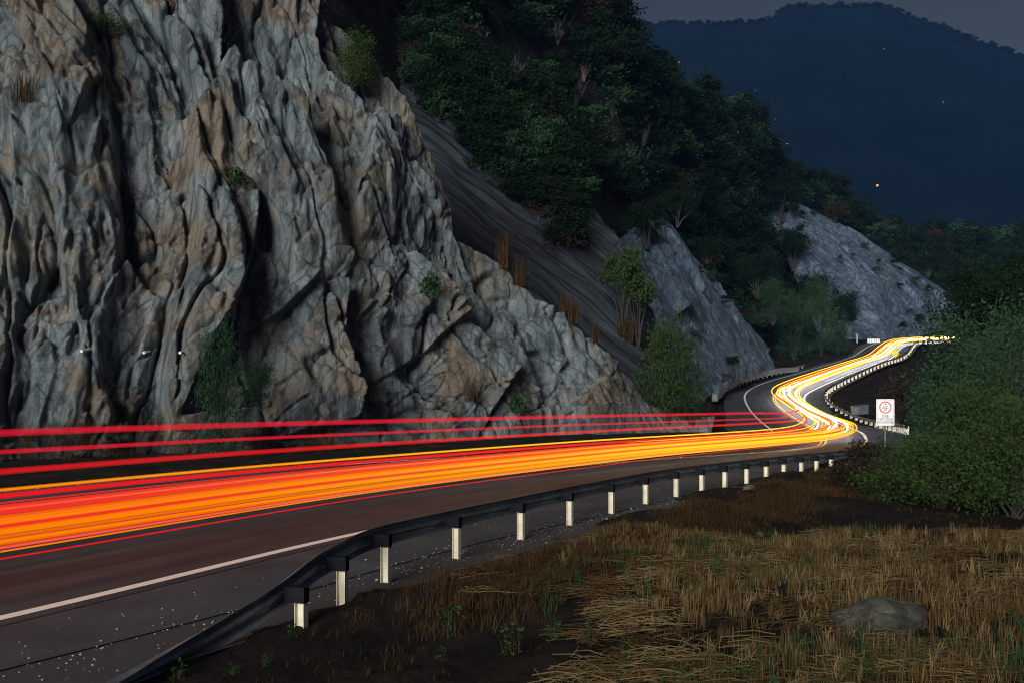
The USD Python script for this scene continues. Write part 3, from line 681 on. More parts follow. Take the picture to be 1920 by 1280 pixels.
plant('dark_tree', 'dark bush at the edge of the slope above the seat belt sign', 'tree', 1800, 730, 72, 120, 100, 4.4, variant=1)
# along the cliffs
plant('feathery_shrub', 'green shrub at the foot of the near cliff, the larger of two', 'shrub', 410, 775, 41.5, 105, 150, 1.0)
plant('feathery_shrub', 'smaller green shrub to the right of the larger one at the near cliff foot', 'shrub', 520, 752, 43.5, 80, 90, 2.0, variant=1)
plant('broad_shrub', 'large olive bush where the near cliff runs out at the road', 'shrub', 1255, 785, 69, 130, 195, 0.9)
plant('feathery_shrub', 'green bush at the lowest end of the near cliff beside the olive bush', 'shrub', 1300, 795, 70, 70, 110, 0.2)
plant('small_tree', 'small yellow-green tree standing on the slate slope', 'tree', 1170, 575, 79, 95, 120, 0.0)
plant('small_tree', 'small bushy tree to the right of the yellow-green tree on the slate slope', 'tree', 1215, 600, 80, 80, 95, 1.3)
plant('leafy_sprig', 'small leafy sprig growing from the middle of the near cliff', 'plant', 442, 362, 51, 44, 50)
plant('leafy_sprig', 'leafy plant hanging in the cleft right of the tall near cliff face', 'plant', 852, 560, 55.5, 50, 60)
plant('leafy_sprig', 'low green plant on the near cliff foot above the red streaks', 'plant', 985, 770, 58, 40, 34)
plant('broad_shrub', 'grey-green scrub on the crest of the near cliff', 'shrub', 680, 165, 62.5, 110, 110, 1.1, variant=1)
plant('broad_shrub', 'thin scrub high on the left part of the near cliff', 'shrub', 215, 105, 55.5, 110, 60, 2.1)
for k, (px, py, Y, w, hh, lab) in enumerate([(1540, 640, 186, 90, 110, 'green tree beside the bare patch between the two far cliffs'), (1490, 640, 180, 90, 100, 'green tree left of the one between the far cliffs'), (1580, 625, 200, 70, 80, 'rounded dark tree at the left foot of the farthest cliff'),
                                             (1450, 610, 172, 80, 90, 'green tree behind the crest of the middle cliff'), (1570, 655, 190, 60, 45, 'low green bush right beside the far road verge'), (1420, 560, 175, 80, 90, 'dark tree above the crest of the middle cliff')]):
    plant('dark_tree' if k in (2, 5) else 'feathery_shrub', lab, 'tree', px, py, Y, w, hh, variant=k % 2)
for k, (px, py, Y, w, hh, lab) in enumerate([(1205, 470, 121, 95, 90, 'dark bush hanging over the top left corner of the middle cliff'), (1270, 415, 139, 70, 60, 'dark bush on the crown of the middle cliff'), (1325, 500, 146, 55, 50, 'small dark bush on the crest halfway down the middle cliff'),
                                             (1462, 430, 256, 70, 80, 'dark bush at the top left corner of the farthest cliff'), (1485, 510, 240, 75, 85, 'dark bush on the left border of the farthest cliff'), (1515, 590, 228, 80, 80, 'dark bush low on the left border of the farthest cliff'), (1560, 425, 262, 60, 45, 'brushy bush in the upper part of the farthest cliff'), (1740, 520, 267, 60, 45, 'dark bush on the right crest of the farthest cliff')]):
    plant('dark_tree' if k != 6 else 'brown_shrub', lab, 'shrub', px, py, Y, w, hh, variant=k % 2)
# forest on the hillside: a far wood that reads as one mass
protos, pm = [], []
for k, (mname, a) in enumerate((('leaf_dark', dict(n=2400, size=0.06, clumps=45, spread=0.17, base=1.1, hollow=0.4)), ('leaf_dark', dict(n=2000, size=0.06, shape=(1, 1, 1.0), clumps=35, spread=0.16, base=1.2, hollow=0.5)), ('leaf', dict(n=2000, size=0.055, clumps=35, spread=0.16, base=1.0, hollow=0.5)), ('leaf_brown', dict(n=1300, size=0.05, clumps=40, spread=0.2, base=0.9, hollow=0.3)))):
    protos.append(crown(300 + k, **a)[0]); pm.append(M[mname])
protos.append(bare(400, 30)); pm.append(M['twig'])
protos.append(bare(401, 18, 1.2)); pm.append(M['twig'])
nu, nv = HILL.shape[:2]
pick = rng.uniform(0, 1, (2600, 2))
iu = (pick[:, 0] ** 0.8 * (nu - 1)).astype(int); iv = (pick[:, 1] ** 0.75 * (nv - 1)).astype(int)
pos = HILL[iu, iv]
ix, iy = 960 + F * pos[:, 0] / pos[:, 1], HY - F * (pos[:, 2] - H) / pos[:, 1]
keep = (ix > 300) & (ix < 2100) & (iy > -200)
pos = pos[keep]
SN = SLATE.shape
fr = SLATE[rng.integers(0, int(SN[0] * 0.62), 330), (SN[1] * (1 - 0.42 * rng.uniform(0, 1, 330) ** 1.7)).astype(int) - 1]
fr = fr[cKDTree(CL3.reshape(-1, 3)[::7]).query(fr)[0] > 4.5]
sz = rng.uniform(1.8, 3.8, len(pos)) * (0.8 + pos[:, 1] / 350)
keep_off = cKDTree(np.vstack([CL3.reshape(-1, 3)[::7], CL4.reshape(-1, 3)[::7], SLATE[:, :int(SN[1] * 0.75)].reshape(-1, 3)[::7]]))
clear = keep_off.query(pos)[0] > sz * 1.35
on_rock = np.vstack([CL4.reshape(-1, 3)[rng.integers(0, CL4.shape[0] * CL4.shape[1], 45)], CL3.reshape(-1, 3)[rng.integers(0, CL3.shape[0] * CL3.shape[1], 10)]])
pos, sz = np.vstack([pos[clear], fr, on_rock]), np.r_[sz[clear], rng.uniform(1.2, 2.5, len(fr)), rng.uniform(0.6, 1.7, len(on_rock))]

idx = rng.choice(6, len(pos), p=[0.3, 0.22, 0.14, 0.16, 0.1, 0.08])
label_cat['hillside_forest'] = 'forest'
scatter('hillside_forest', protos, pm, pos - [0, 0, 0.4], rng.uniform(0, 6.28, len(pos)), np.c_[sz, sz, sz * rng.uniform(0.7, 1.2, len(pos))], idx, 'dark dry forest and scrub covering the hillside above the cliffs')
# trees along the far mountain crest
crest = MTN[:, 59]
pp = crest[rng.integers(150, len(crest), 900)] + np.c_[rng.normal(0, 2.0, (900, 2)), np.zeros(900)]
msz = rng.uniform(2, 5.5, 900)
label_cat['mountain_forest'] = 'forest'
scatter('mountain_forest', protos[:2], [M['mountain'], M['mountain']], pp - np.c_[np.zeros((900, 2)), msz * 0.95], rng.uniform(0, 6.28, 900), msz, rng.integers(0, 2, 900), 'dark wood along the crest of the far mountain')

# dry grass on the cliff ridges
tuft = [blades(s, 60, 1.0, 0.12, 0.012, 0.3) for s in (1, 2, 3)]
first_tuft = {}
def grass(px, py, Y, hpx, label, mat_='dry_grass', seed=0):
    s = hpx * Y / F
    key = (seed, mat_)
    if key in first_tuft:
        return copy_of(first_tuft[key], 'grass_tuft', label, 'grass tuft', rooted(at(px, py, Y)), rng.uniform(0, 6), (s, s, s))
    t = thing('grass_tuft', label, 'grass tuft', rooted(at(px, py, Y)), 0, (s, s, s))
    obj('blades', tuft[seed], M[mat_], t)
    first_tuft[key] = t
    return t
for px, py, Y, hp, lab, sd in [(962, 480, 63.5, 75, 'tallest dry grass tuft on the near cliff ridge', 0), (990, 512, 64, 60, 'dry grass tuft just below the tallest one on the ridge', 1), (1088, 600, 65.4, 65, 'dry grass tuft halfway down the near cliff ridge', 2), (1122, 640, 66, 45, 'small dry grass tuft low on the near cliff ridge', 0),
                               (1205, 560, 78, 60, 'dry grass under the small tree on the slate slope', 1), (1190, 545, 78, 45, 'short dry grass left of the small tree on the slate slope', 2), (400, 112, 58, 80, 'pale dry grass tuft high on the near cliff', 1), (320, 62, 58, 60, 'sparse grass tuft near the top of the near cliff', 2),
                               (140, 110, 54, 55, 'arched grass tuft at the upper left of the near cliff', 0), (80, 240, 50, 60, 'dry grass tuft at the left edge of the near cliff', 1), (900, 720, 55, 60, 'dry brown grass in the cleft above the red streaks', 2), (620, 770, 46, 40, 'dry grass at the foot of the near cliff right of the shrubs', 0)]:
    grass(px, py, Y, hp, lab, seed=sd)
t = thing('dead_stump', 'pale dead trunk stub standing on the slate slope left of the small tree', 'tree stump', rooted(at(1113, 530, 77)))
obj('stub', tube(np.array([(0, 0, -0.3), (0.08, 0, 1.2), (0.3, 0, 2.6)]), np.array([0.24, 0.2, 0.14]), 8), M['dry_grass'], t)
# talus dry grass along the cliff foot and pale brush
npts = 1000
k = rng.integers(150, 960, npts)
pos = CL1[k, rng.integers(0, 22, npts)]
sel = 960 + F * pos[:, 0] / pos[:, 1]
scatter('cliff_foot_grass', [blades(11, 40, 1, 0.3, 0.012, 0.8), blades(12, 40, 1, 0.3, 0.012, 0.6), bare(13, 14, 0.6)], [M['dry_grass'], M['dry_grass'], M['twig']], pos + np.c_[rng.uniform(-0.2, 0.9, npts), -rng.uniform(0, 1.2, npts), np.full(npts, -0.15)], rng.uniform(0, 6, npts), rng.uniform(0.25, 0.7, npts), rng.integers(0, 3, npts), 'dry brown grass and twigs along the foot of the near cliff')

# ------------------------------------------------------------------ stubble knoll, bund grass, weeds
def in_img(xy, z):
    return 960 + F * xy[:, 0] / xy[:, 1], HY + F * (H - z) / xy[:, 1]
def area(n, x0, x1, y0, y1, power=1.0):
    Y = y0 + (y1 - y0) * rng.uniform(0, 1, n) ** power
    X = rng.uniform(x0, x1, n)
    return np.stack([X, Y], 1)
xy = area(17000, 0.5, 10.5, 5.2, 15.0, 0.8)
z = gz_at(xy)
ix, iy = in_img(xy, z)
dens = smoothstep(0.24, 0.40, z + 0.15 * (meshkit.fbm(np.c_[xy * 1.3, 0 * z], 3, 9) - 0.5)) * (0.2 + 0.8 * smoothstep(0.42, 0.58, meshkit.fbm(np.c_[xy * 1.1, 0 * z], 4, 19))) * smoothstep(0.9, 3.0, xy[:, 0] + 0.12 * (xy[:, 1] - 6)) * (1 - 0.45 * smoothstep(4.5, 7.5, xy[:, 0]))
keep = rng.uniform(0, 1, len(xy)) < dens
xy, z = xy[keep], z[keep]
scatter('stubble', [blades(s, 13, 0.22, 0.032, 0.0038, a, 0.1) for s, a in ((21, 0.12), (22, 0.25), (23, 0.45))], [M['straw'], M['straw_pale'], M['straw']], np.c_[xy, z - 0.02], rng.uniform(0, 6.28, len(xy)), rng.uniform(0.25, 1.0, len(xy)) ** 1.4 * 1.15, rng.integers(0, 3, len(xy)), 'cut straw stubble standing on the near knoll')
def loose(seed, n=14):
    r = np.random.default_rng(seed); ms = []
    for _ in range(n):
        az = r.normal(0.35, 0.7); L = r.uniform(0.12, 0.6); c = r.normal(0, 0.12, 2)
        d = np.array([np.cos(az), np.sin(az), r.normal(0.06, 0.16)]) * L
        ms.append(tube(np.array([[*c, 0.03] - d / 2, [*c, 0.045] + r.normal(0, 0.012, 3), [*c, 0.03] + d / 2]), r.uniform(0.002, 0.0045), 3))
    return join(*ms)
xy = area(4300, -0.5, 10.5, 5.2, 14.8, 0.8); z = gz_at(xy)
keep = rng.uniform(0, 1, len(xy)) < smoothstep(0.15, 0.4, z) * (0.08 + 0.92 * smoothstep(0.46, 0.6, meshkit.fbm(np.c_[xy * 0.9, 0 * z], 4, 29))) * (1 - 0.6 * smoothstep(4.5, 7.0, xy[:, 0]))
xy, z = xy[keep], z[keep]
scatter('loose_straw', [loose(s) for s in (31, 32, 33)], [M['straw'], M['straw_pale'], M['dry_grass']], np.c_[xy, z + 0.015], rng.normal(0, 0.5, len(xy)), rng.uniform(0.6, 1.3, len(xy)), rng.integers(0, 3, len(xy)), 'loose straw lying across the near knoll')
xy = area(900, 0.2, 6.0, 5.5, 14.5, 0.9); z = gz_at(xy)
keep = rng.uniform(0, 1, len(xy)) < smoothstep(0.47, 0.6, meshkit.fbm(np.c_[xy * 0.6, 0 * z + 3], 3, 39))
xy, z = xy[keep], z[keep]
label_cat['green_grass'] = 'grass'
scatter('green_grass', [blades(s, 20, 0.2, 0.05, 0.004, 0.4) for s in (61, 62)], [M['weed'], M['leaf_olive']], np.c_[xy, z - 0.01], rng.uniform(0, 6.28, len(xy)), rng.uniform(0.5, 1.3, len(xy)), rng.integers(0, 2, len(xy)), 'thin green grass growing up through the straw on the knoll')
# bund
tt = np.linspace(0, 1, 4200)
b = PchipInterpolator([0, 0.12, 0.25, 0.45, 0.7, 0.9, 1], np.array([(-0.9, 10.6), (0.4, 12.3), (1.75, 14.4), (3.9, 18.0), (7.1, 23.0), (10.6, 28.2), (14.5, 34)]))(tt) + np.c_[rng.normal(0.25, 0.45, 4200), rng.normal(-0.3, 0.55, 4200)]
z = gz_at(b)
scatter('bund_grass', [blades(s, 26, 0.22, 0.09, 0.004, 0.7) for s in (41, 42, 43)], [M['dry_grass']] * 3, np.c_[b, z - 0.02], rng.uniform(0, 6.28, len(b)), rng.uniform(0.4, 1.1, len(b)), rng.integers(0, 3, len(b)), 'short brown dry grass covering the bund behind the guardrail')
xy = area(1500, -2.5, 12, 6, 30, 1.0); z = gz_at(xy)
dd = shapely.distance(road_poly, shapely.points(xy)); keep = dd > 3.6
xy, z = xy[keep], z[keep]
scatter('ground_litter', [blades(s, 16, 0.12, 0.12, 0.005, 1.0) for s in (51, 52)], [M['dry_grass'], M['leaf_brown']], np.c_[xy, z - 0.01], rng.uniform(0, 6.28, len(xy)), rng.uniform(0.4, 1.2, len(xy)), rng.integers(0, 2, len(xy)), 'withered leaves and low dry grass on the dark earth')
wproto = None
def weed(px, py, Y, hpx, label, mat_='weed', kind=0):
    global wproto
    g = at(px, py, Y)
    s = hpx * Y / F
    t = thing('weed', label, 'weed', g, rng.uniform(0, 6), s)
    r = np.random.default_rng(int(px))
    v1 = blades(int(px), 14, 0.9, 0.12, 0.012, 0.45)
    obj('stems', v1, M['dry_grass'] if kind else M['weed'], t)
    c = r.uniform(0, 1, (70, 3)) * [0.7, 0.7, 0.9] - [0.35, 0.35, 0]
    obj('leaves', leaves(c, 0.06, 0.55, r), M[mat_], t)
def gY(px, py):
    """distance at which the ground lies at a pixel"""
    Y = np.linspace(5, 40, 1500)
    z = gz_at(np.c_[(px - 960) * Y / F, Y])
    return float(Y[np.argmax(HY + F * (H - z) / Y <= py)])
for px, py, hp, lab, kd in [(455, 1178, 46, 'bright green grassy weed in front of the buried end of the guardrail', 0), (400, 1190, 24, 'small green weed left of the grassy weed by the rail end', 0), (545, 1195, 28, 'small green weed at the foot of the nearest white post', 0), (335, 1275, 48, 'yellow-green weed in the gravel at the bottom left', 1),
                            (440, 1262, 26, 'creeping green weed on black earth at the bottom left', 0), (500, 1248, 24, 'low green runner to the right of the creeping weed', 0), (845, 1185, 60, 'blurred tall green grass clump in the dark middle foreground', 0), (830, 1240, 34, 'short pale weed below the tall grass clump', 1),
                            (960, 1225, 60, 'dry pale weed clump left of the stubble', 1), (1040, 1200, 46, 'green leafy weed between two dry clumps', 0), (1105, 1210, 50, 'dry weed clump at the left border of the stubble', 1), (1170, 1235, 46, 'green weed at the lower left border of the stubble', 0), (1210, 1130, 50, 'tall green grass at the upper left of the stubble', 0), (1290, 1110, 36, 'green leaves poking from the straw on the knoll', 0),
                            (1345, 1080, 40, 'green weed on the crest of the stubble slope', 0), (905, 1066, 26, 'small green weed at the left tip of the bund', 0), (1040, 1015, 20, 'green weed on the bund below the sixth post', 0), (1170, 970, 20, 'green weed on the bund crest below the eighth post', 0)]:
    weed(px, py, gY(px, py), hp, lab, kind=kd)

# boulder on the knoll and smaller stones
def stone(seed, rx, ry, rz_, sub=4, rough=0.34):
    m = trimesh.creation.icosphere(sub)
    v = m.vertices
    d = 1 + rough * (meshkit.fbm(v * 1.3 + seed, 4, seed) - 0.5) * 2
    k = cell_facets(np.arctan2(v[:, 1], v[:, 0]) * 1.2, v[:, 2] * 1.4, 0.7, 1.0, 0.12, seed)
    v = v * (d + k * 0.5)[:, None] * [rx, ry, rz_]
    return v, m.faces
Yb = gY(1650, 1176)
t = thing('boulder', 'large rounded brown boulder lying in the stubble', 'boulder', at(1643, 1180, Yb), 0.15)
obj('stone', stone(3, 0.5, 0.34, 0.27, 5), M['boulder'], t, smooth=50)
for px, py, Y, s, lab in [(1405, 914, 22.5, 0.2, 'grey stone on the bund below the guardrail, upper right'), (1425, 1000, 13.6, 0.09, 'dark stone on the far rim of the stubble'), (1700, 1262, 7.0, 0.2, 'dark half-buried stone at the bottom right of the stubble')]:
    t = thing('field_stone', lab, 'stone', at(px, py, Y), px)
    obj('stone', stone(px, s, s * 0.7, s * 0.5, 3), M['boulder'], t, smooth=40)
# pebbles and gravel
peb = [stone(60 + k, 1, 0.8, 0.6, 1, 0.4) for k in range(3)]
n = 5200
i = rng.uniform(20, 190, n)
d = -np.interp(i, IDX, out_r) + np.where(rng.uniform(0, 1, n) < 0.75, rng.normal(-0.35, 0.35, n), rng.uniform(-0.2, 2.2, n))
p = road_pt(i, d, -0.005)
scatter('gravel', peb, [M['pebble']] * 3, p, rng.uniform(0, 6, n), rng.uniform(0.004, 0.014, n) * np.where(rng.uniform(0, 1, n) < 0.02, 2.4, 1), rng.integers(0, 3, n), 'pale loose gravel along the shoulder under the guardrail')
n = 700
i = rng.uniform(20, 200, n)
p = road_pt(i, np.interp(i, IDX, WID + out_l) + rng.normal(0, 0.8, n), 0.0)
scatter('gravel', peb, [M['pebble']] * 3, p, rng.uniform(0, 6, n), rng.uniform(0.008, 0.03, n), rng.integers(0, 3, n), 'scattered pale stones along the shoulder below the near cliff')

# ------------------------------------------------------------------ guardrails
WB = np.array([(0.0, -0.155), (0.012, -0.15), (0.08, -0.105), (0.083, -0.06), (0.02, -0.015), (0.02, 0.015), (0.083, 0.06), (0.08, 0.105), (0.012, 0.15), (0.0, 0.155)])
WBc = np.vstack([WB, (WB - [0.006, 0])[::-1]])
def beam(line, nrm, twist=None):
    """W profile swept along the rail's middle height; nrm points to the road"""
    m = len(WBc)
    tw = np.zeros(len(line)) if twist is None else twist
    up = np.stack([np.sin(tw)[:, None] * nrm[:, 0:1], np.sin(tw)[:, None] * nrm[:, 1:2], np.cos(tw)[:, None]], -1)[:, 0]
    out = np.stack([np.cos(tw) * nrm[:, 0], np.cos(tw) * nrm[:, 1], -np.sin(tw)], -1)
    v = line[:, None] + WBc[None, :, 0:1] * out[:, None] + WBc[None, :, 1:2] * up[:, None]
    i, j = np.meshgrid(np.arange(len(line) - 1), np.arange(m), indexing='ij')
    q = np.stack([i * m + j, i * m + (j + 1) % m, (i + 1) * m + (j + 1) % m, (i + 1) * m + j], -1).reshape(-1, 4)
    return v.reshape(-1, 3), q

def guardrail(label, line, nrm, posts, group=None, twist=None, depth=0.75, steel='steel', thick=0.115):
    """line: middle of the beam; posts: (index into line)"""
    t = thing('guardrail', label, 'guardrail', (0, 0, 0), group=group)
    obj('rail_beam', beam(line, nrm, twist), M[steel], t, smooth=30)
    tang = np.gradient(line, axis=0); tang[:, 2] = 0; tang /= np.linalg.norm(tang, axis=1, keepdims=True)
    for k in posts:
        k = int(k)
        o = np.array([nrm[k, 0], nrm[k, 1], 0]); g = tang[k]
        c = line[k] - o * 0.215
        top, bot = 0.05, -depth
        zc, zh = np.array([0, 0, (top + bot) / 2]), np.array([0, 0, (top - bot) / 2])
        h_ = thick / 2
        post = join(box(c + zc - g * 0.0, g * 0.004, o * h_, zh), box(c + zc - o * h_, g * 0.05, o * 0.004, zh), box(c + zc + o * h_, g * 0.05, o * 0.004, zh))
        obj('post', post, M['post'], t)
        obj('blockout', join(box(line[k] - o * 0.15 - [0, 0, 0.01], g * 0.054, o * 0.138, [0, 0, 0.09])), M['post_dark'], t)
        b_ = trimesh.creation.cylinder(0.018, 0.03, sections=8)
        b_.apply_transform(trimesh.geometry.align_vectors([0, 0, 1], o))
        obj('bolt', (b_.vertices + line[k] + o * 0.03, b_.faces), M['post'], t)
    return t

# near rail, from its turned-down end at the bottom left up to the bend
near_pts = np.array([(-4.35, 6.6, -0.20), (-3.75, 7.9, -0.10), (-3.26, 9.0, 0.06), (-2.72, 9.95, 0.34), (-2.43, 10.95, 0.54), (-2.1, 12.5, 0.60), (-1.12, 14.6, 0.6), (-0.02, 16.6, 0.6), (1.08, 18.6, 0.6), (2.55, 21.1, 0.6), (4.3, 23.9, 0.6), (5.9, 25.9, 0.6), (7.7, 28.0, 0.6), (9.7, 30.2, 0.6), (12.2, 32.7, 0.6), (15.2, 35.6, 0.6), (18.4, 38.6, 0.58)])
t_ = np.r_[0, np.cumsum(np.linalg.norm(np.diff(near_pts, axis=0), axis=1))]
ts = np.linspace(0, t_[-1], 500)
line = PchipInterpolator(t_, near_pts)(ts)
tg = np.gradient(line, axis=0); tg[:, 2] = 0; tg /= np.linalg.norm(tg, axis=1, keepdims=True)
nrm = np.stack([-tg[:, 1], tg[:, 0]], 1)
lx = 960 + F * line[:, 0] / line[:, 1]
posts = [np.argmin(np.abs(lx - px)) for px in (535, 611, 699, 838, 957, 1052, 1131, 1197, 1254, 1303, 1348, 1388, 1426, 1459, 1491, 1521, 1548)]
tw = -1.25 * (1 - smoothstep(0, 3.2, ts))
guardrail('dark steel guardrail with pale posts, turned down into the gravel at its near end', line, nrm, posts, twist=tw)
# far rails
def side_line(i0, i1, d, z, step=1):
    i = np.arange(i0, i1, 0.5)
    d = np.interp(i, IDX, np.broadcast_to(d, (N,)))
    L_ = road_pt(i, d, z)
    g = np.gradient(L_, axis=0)[:, :2]; g /= np.linalg.norm(g, axis=1, keepdims=True)
    return L_, g
def stations(L_, step, start=0.5):
    s = np.r_[0, np.cumsum(np.linalg.norm(np.diff(L_, axis=0), axis=1))]
    return [int(np.argmin(np.abs(s - q))) for q in np.arange(start, s[-1] - 0.2, step)]
iY = lambda y, A=RS: int(np.argmin(np.abs(A[:, 1] - y) + 1e3 * (np.arange(N) < N * 0.2)))
L_, g = side_line(iY(70), iY(188), -out_r - 0.35, 0.6)
guardrail('long guardrail with white posts along the inside of the far bend', L_, np.stack([-g[:, 1], g[:, 0]], 1), stations(L_, 2.6), thick=0.3, depth=0.8)
L_, g = side_line(iY(118, LS), iY(170, LS), WID + out_l + 0.3, 0.6)
guardrail('guardrail with white posts along the outside of the far bend below the middle cliff', L_, np.stack([g[:, 1], -g[:, 0]], 1), stations(L_, 2.6), thick=0.3, depth=0.8)

# ------------------------------------------------------------------ signs and small structures
def flat_ring(c, r0, r1, y, n=40):
    a = np.linspace(0, 2 * np.pi, n, endpoint=False)
    v = []
    for r_, yy in ((r0, y), (r1, y), (r0, y + 0.004), (r1, y + 0.004)):
        v.append(np.c_[c[0] + r_ * np.cos(a), np.full(n, yy), c[1] + r_ * np.sin(a)])
    v = np.vstack(v); k = np.arange(n); k2 = (k + 1) % n
    f = np.vstack([np.stack([k, k2, n + k2, n + k], 1), np.stack([n + k, n + k2, 3 * n + k2, 3 * n + k], 1), np.stack([k2, k, 2 * n + k, 2 * n + k2], 1)])
    return v, f
def bar(a, b, w, y):
    a, b = np.array([a[0], y, a[1]], float), np.array([b[0], y, b[1]], float)
    d = b - a; L_ = np.linalg.norm(d); d /= L_
    s = np.array([-d[2], 0, d[0]])
    return box((a + b) / 2, d * L_ / 2, s * w / 2, [0, 0.002, 0])
def lettering(text, height, cx, z, y):
    m = meshkit.text_mesh(text, height, 0.003, True)
    v = m.vertices.copy(); v[:, 0] -= (v[:, 0].min() + v[:, 0].max()) / 2
    return np.c_[v[:, 0] + cx, y - v[:, 2], v[:, 1] + z], m.faces
from shapely.geometry import box as sbox
def panel(w, h_, r_, th):
    m = trimesh.creation.extrude_polygon(sbox(-w / 2 + r_, -h_ / 2 + r_, w / 2 - r_, h_ / 2 - r_).buffer(r_), th)
    v = m.vertices
    return np.c_[v[:, 0], v[:, 2], v[:, 1]], m.faces[:, ::-1]
Ys = 50.0
c = at(1660, 772.5, Ys)
w, hh = 33 * Ys / F, 50 * Ys / F
t = thing('seat_belt_sign', 'white rectangular seat belt sign with a red ring on a green post', 'road sign', c, -0.06)
obj('sign_panel', panel(w, hh, 0.06, 0.02), M['sign_white'], t)
obj('border', join(*[bar(a, b, 0.012, -0.004) for a, b in (((-w / 2 + 0.05, hh / 2 - 0.05), (w / 2 - 0.05, hh / 2 - 0.05)), ((-w / 2 + 0.05, -hh / 2 + 0.05), (w / 2 - 0.05, -hh / 2 + 0.05)), ((-w / 2 + 0.05, -hh / 2 + 0.06), (-w / 2 + 0.05, hh / 2 - 0.06)), ((w / 2 - 0.05, -hh / 2 + 0.06), (w / 2 - 0.05, hh / 2 - 0.06)))]), M['sign_black'], t)
rc = (0, hh * 0.19)
obj('red_ring', flat_ring(rc, w * 0.28, w * 0.345, -0.006), M['sign_red'], t)
obj('pictogram', join(flat_ring((0, rc[1] + 0.19), 0.0, 0.045, -0.006, 16), bar((-0.09, rc[1] + 0.1), (-0.07, rc[1] - 0.2), 0.02, -0.006), bar((0.09, rc[1] + 0.1), (0.07, rc[1] - 0.2), 0.02, -0.006), bar((-0.2, rc[1] - 0.06), (0.18, rc[1] + 0.13), 0.03, -0.009), bar((-0.1, rc[1] - 0.02), (0.19, rc[1] - 0.08), 0.026, -0.007), bar((-0.02, rc[1] - 0.1), (-0.03, rc[1] - 0.22), 0.02, -0.006), bar((0.03, rc[1] - 0.1), (0.03, rc[1] - 0.22), 0.02, -0.006)), M['sign_black'], t)
obj('lettering', lettering('USE', 0.15, 0, -hh * 0.18, -0.004), M['sign_black'], t)
obj('lettering', lettering('CINTURON', 0.115, 0, -hh * 0.29, -0.004), M['sign_black'], t)
obj('lettering', lettering('SEGURIDAD', 0.115, 0, -hh * 0.4, -0.004), M['sign_black'], t)
obj('post', box((0, 0.05, -hh / 2 - 0.6 + 0.4), (0.045, 0, 0), (0, 0.025, 0), (0, 0, 1.3)), M['sign_post'], t)
Yw = 170.0
c = at(1679.5, 662, Yw)
t = thing('warning_sign', 'yellow diamond warning sign on a thin post beside the far guardrail', 'road sign', c)
m = trimesh.creation.extrude_polygon(Polygon([(-0.7, 0), (0, -0.7), (0.7, 0), (0, 0.7)]).buffer(0.05), 0.02)
obj('sign_panel', (np.c_[m.vertices[:, 0], m.vertices[:, 2], m.vertices[:, 1]], m.faces[:, ::-1]), M['sign_yellow'], t)
obj('post', box((0, 0.06, -1.7), (0.06, 0, 0), (0, 0.03, 0), (0, 0, 1.7)), M['marker_blue'], t)
t = thing('kilometre_marker', 'pale blue upright marker post behind the far left verge', 'marker post', at(1607, 642, 206))
obj('slab', box((0, 0, 1.0), (0.17, 0, 0), (0, 0.08, 0), (0, 0, 1.1)), M['marker_blue'], t)
t = thing('concrete_barrier', 'white painted low barrier at the left of the far road end', 'barrier', at(1638, 643, 206), 0.3)
obj('wall', join(box((0, 0, 0.5), (1.7, 0, 0), (0, 0.2, 0), (0, 0, 0.5))), M['sign_white'], t)
for k in range(5):
    obj('rib', box((-1.4 + 0.7 * k, -0.215, 0.5), (0.05, 0, 0), (0, 0.018, 0), (0, 0, 0.42)), M['concrete'], t)
t = thing('concrete_block', 'blue-grey broken concrete block on the slope behind the seat belt sign', 'concrete block', at(1613, 775, 84), 0.2)
v, f = box((0, 0, 0.45), (0.75, 0.1, 0.1), (-0.1, 0.5, 0), (0, 0.06, 0.5)); obj('block', (v * 0.85 + rng.normal(0, 0.06, v.shape), f), M['block'], t)
for k, (px, py, Y) in enumerate([(160, 657, 44), (275, 660, 45.5), (342, 660, 46)]):
    q_ = CL1.reshape(-1, 3); dpx = np.hypot(960 + F * q_[:, 0] / q_[:, 1] - px, HY - F * (q_[:, 2] - H) / q_[:, 1] - py)
    near_ = q_[dpx < 3.0]; Y = near_[np.argmin(near_[:, 1]), 1] if len(near_) else Y
    t = thing('drain_pipe', f'white drain pipe stub in the near cliff wall, {("left", "middle", "right")[k]} of three', 'drain pipe', at(px, py, Y), group='drain pipes in the near cliff')
    obj('pipe', tube(np.array([(0, 1.5, 0.25), (0, 0.0, 0.02), (0.08, -0.55, -0.06)]), 0.07, 8), M['pipe'], t)
# kerb of the lined gutter behind the outer rail
gut = np.array([at(*p) for p in [(1340, 742, 108), (1362, 716, 122), (1395, 707, 134), (1430, 698, 146), (1465, 692, 156), (1495, 690, 166)]])
for k in range(len(gut) - 1):
    for q in range(4):
        a, b_ = gut[k] + (gut[k + 1] - gut[k]) * (q / 4), gut[k] + (gut[k + 1] - gut[k]) * ((q + 0.97) / 4)
        d = (b_ - a) / 2
        s = np.array([d[1], -d[0], 0]); s /= np.linalg.norm(s)
        if k == 0 and q == 0:
            t = thing('gutter_kerb', 'pale concrete kerb of the lined gutter under the middle cliff', 'kerb')
        obj('kerb_block', box((a + b_) / 2 - [0, 0, 0.2], d, s * 0.35, [0, 0, 0.45]), M['concrete'], t)

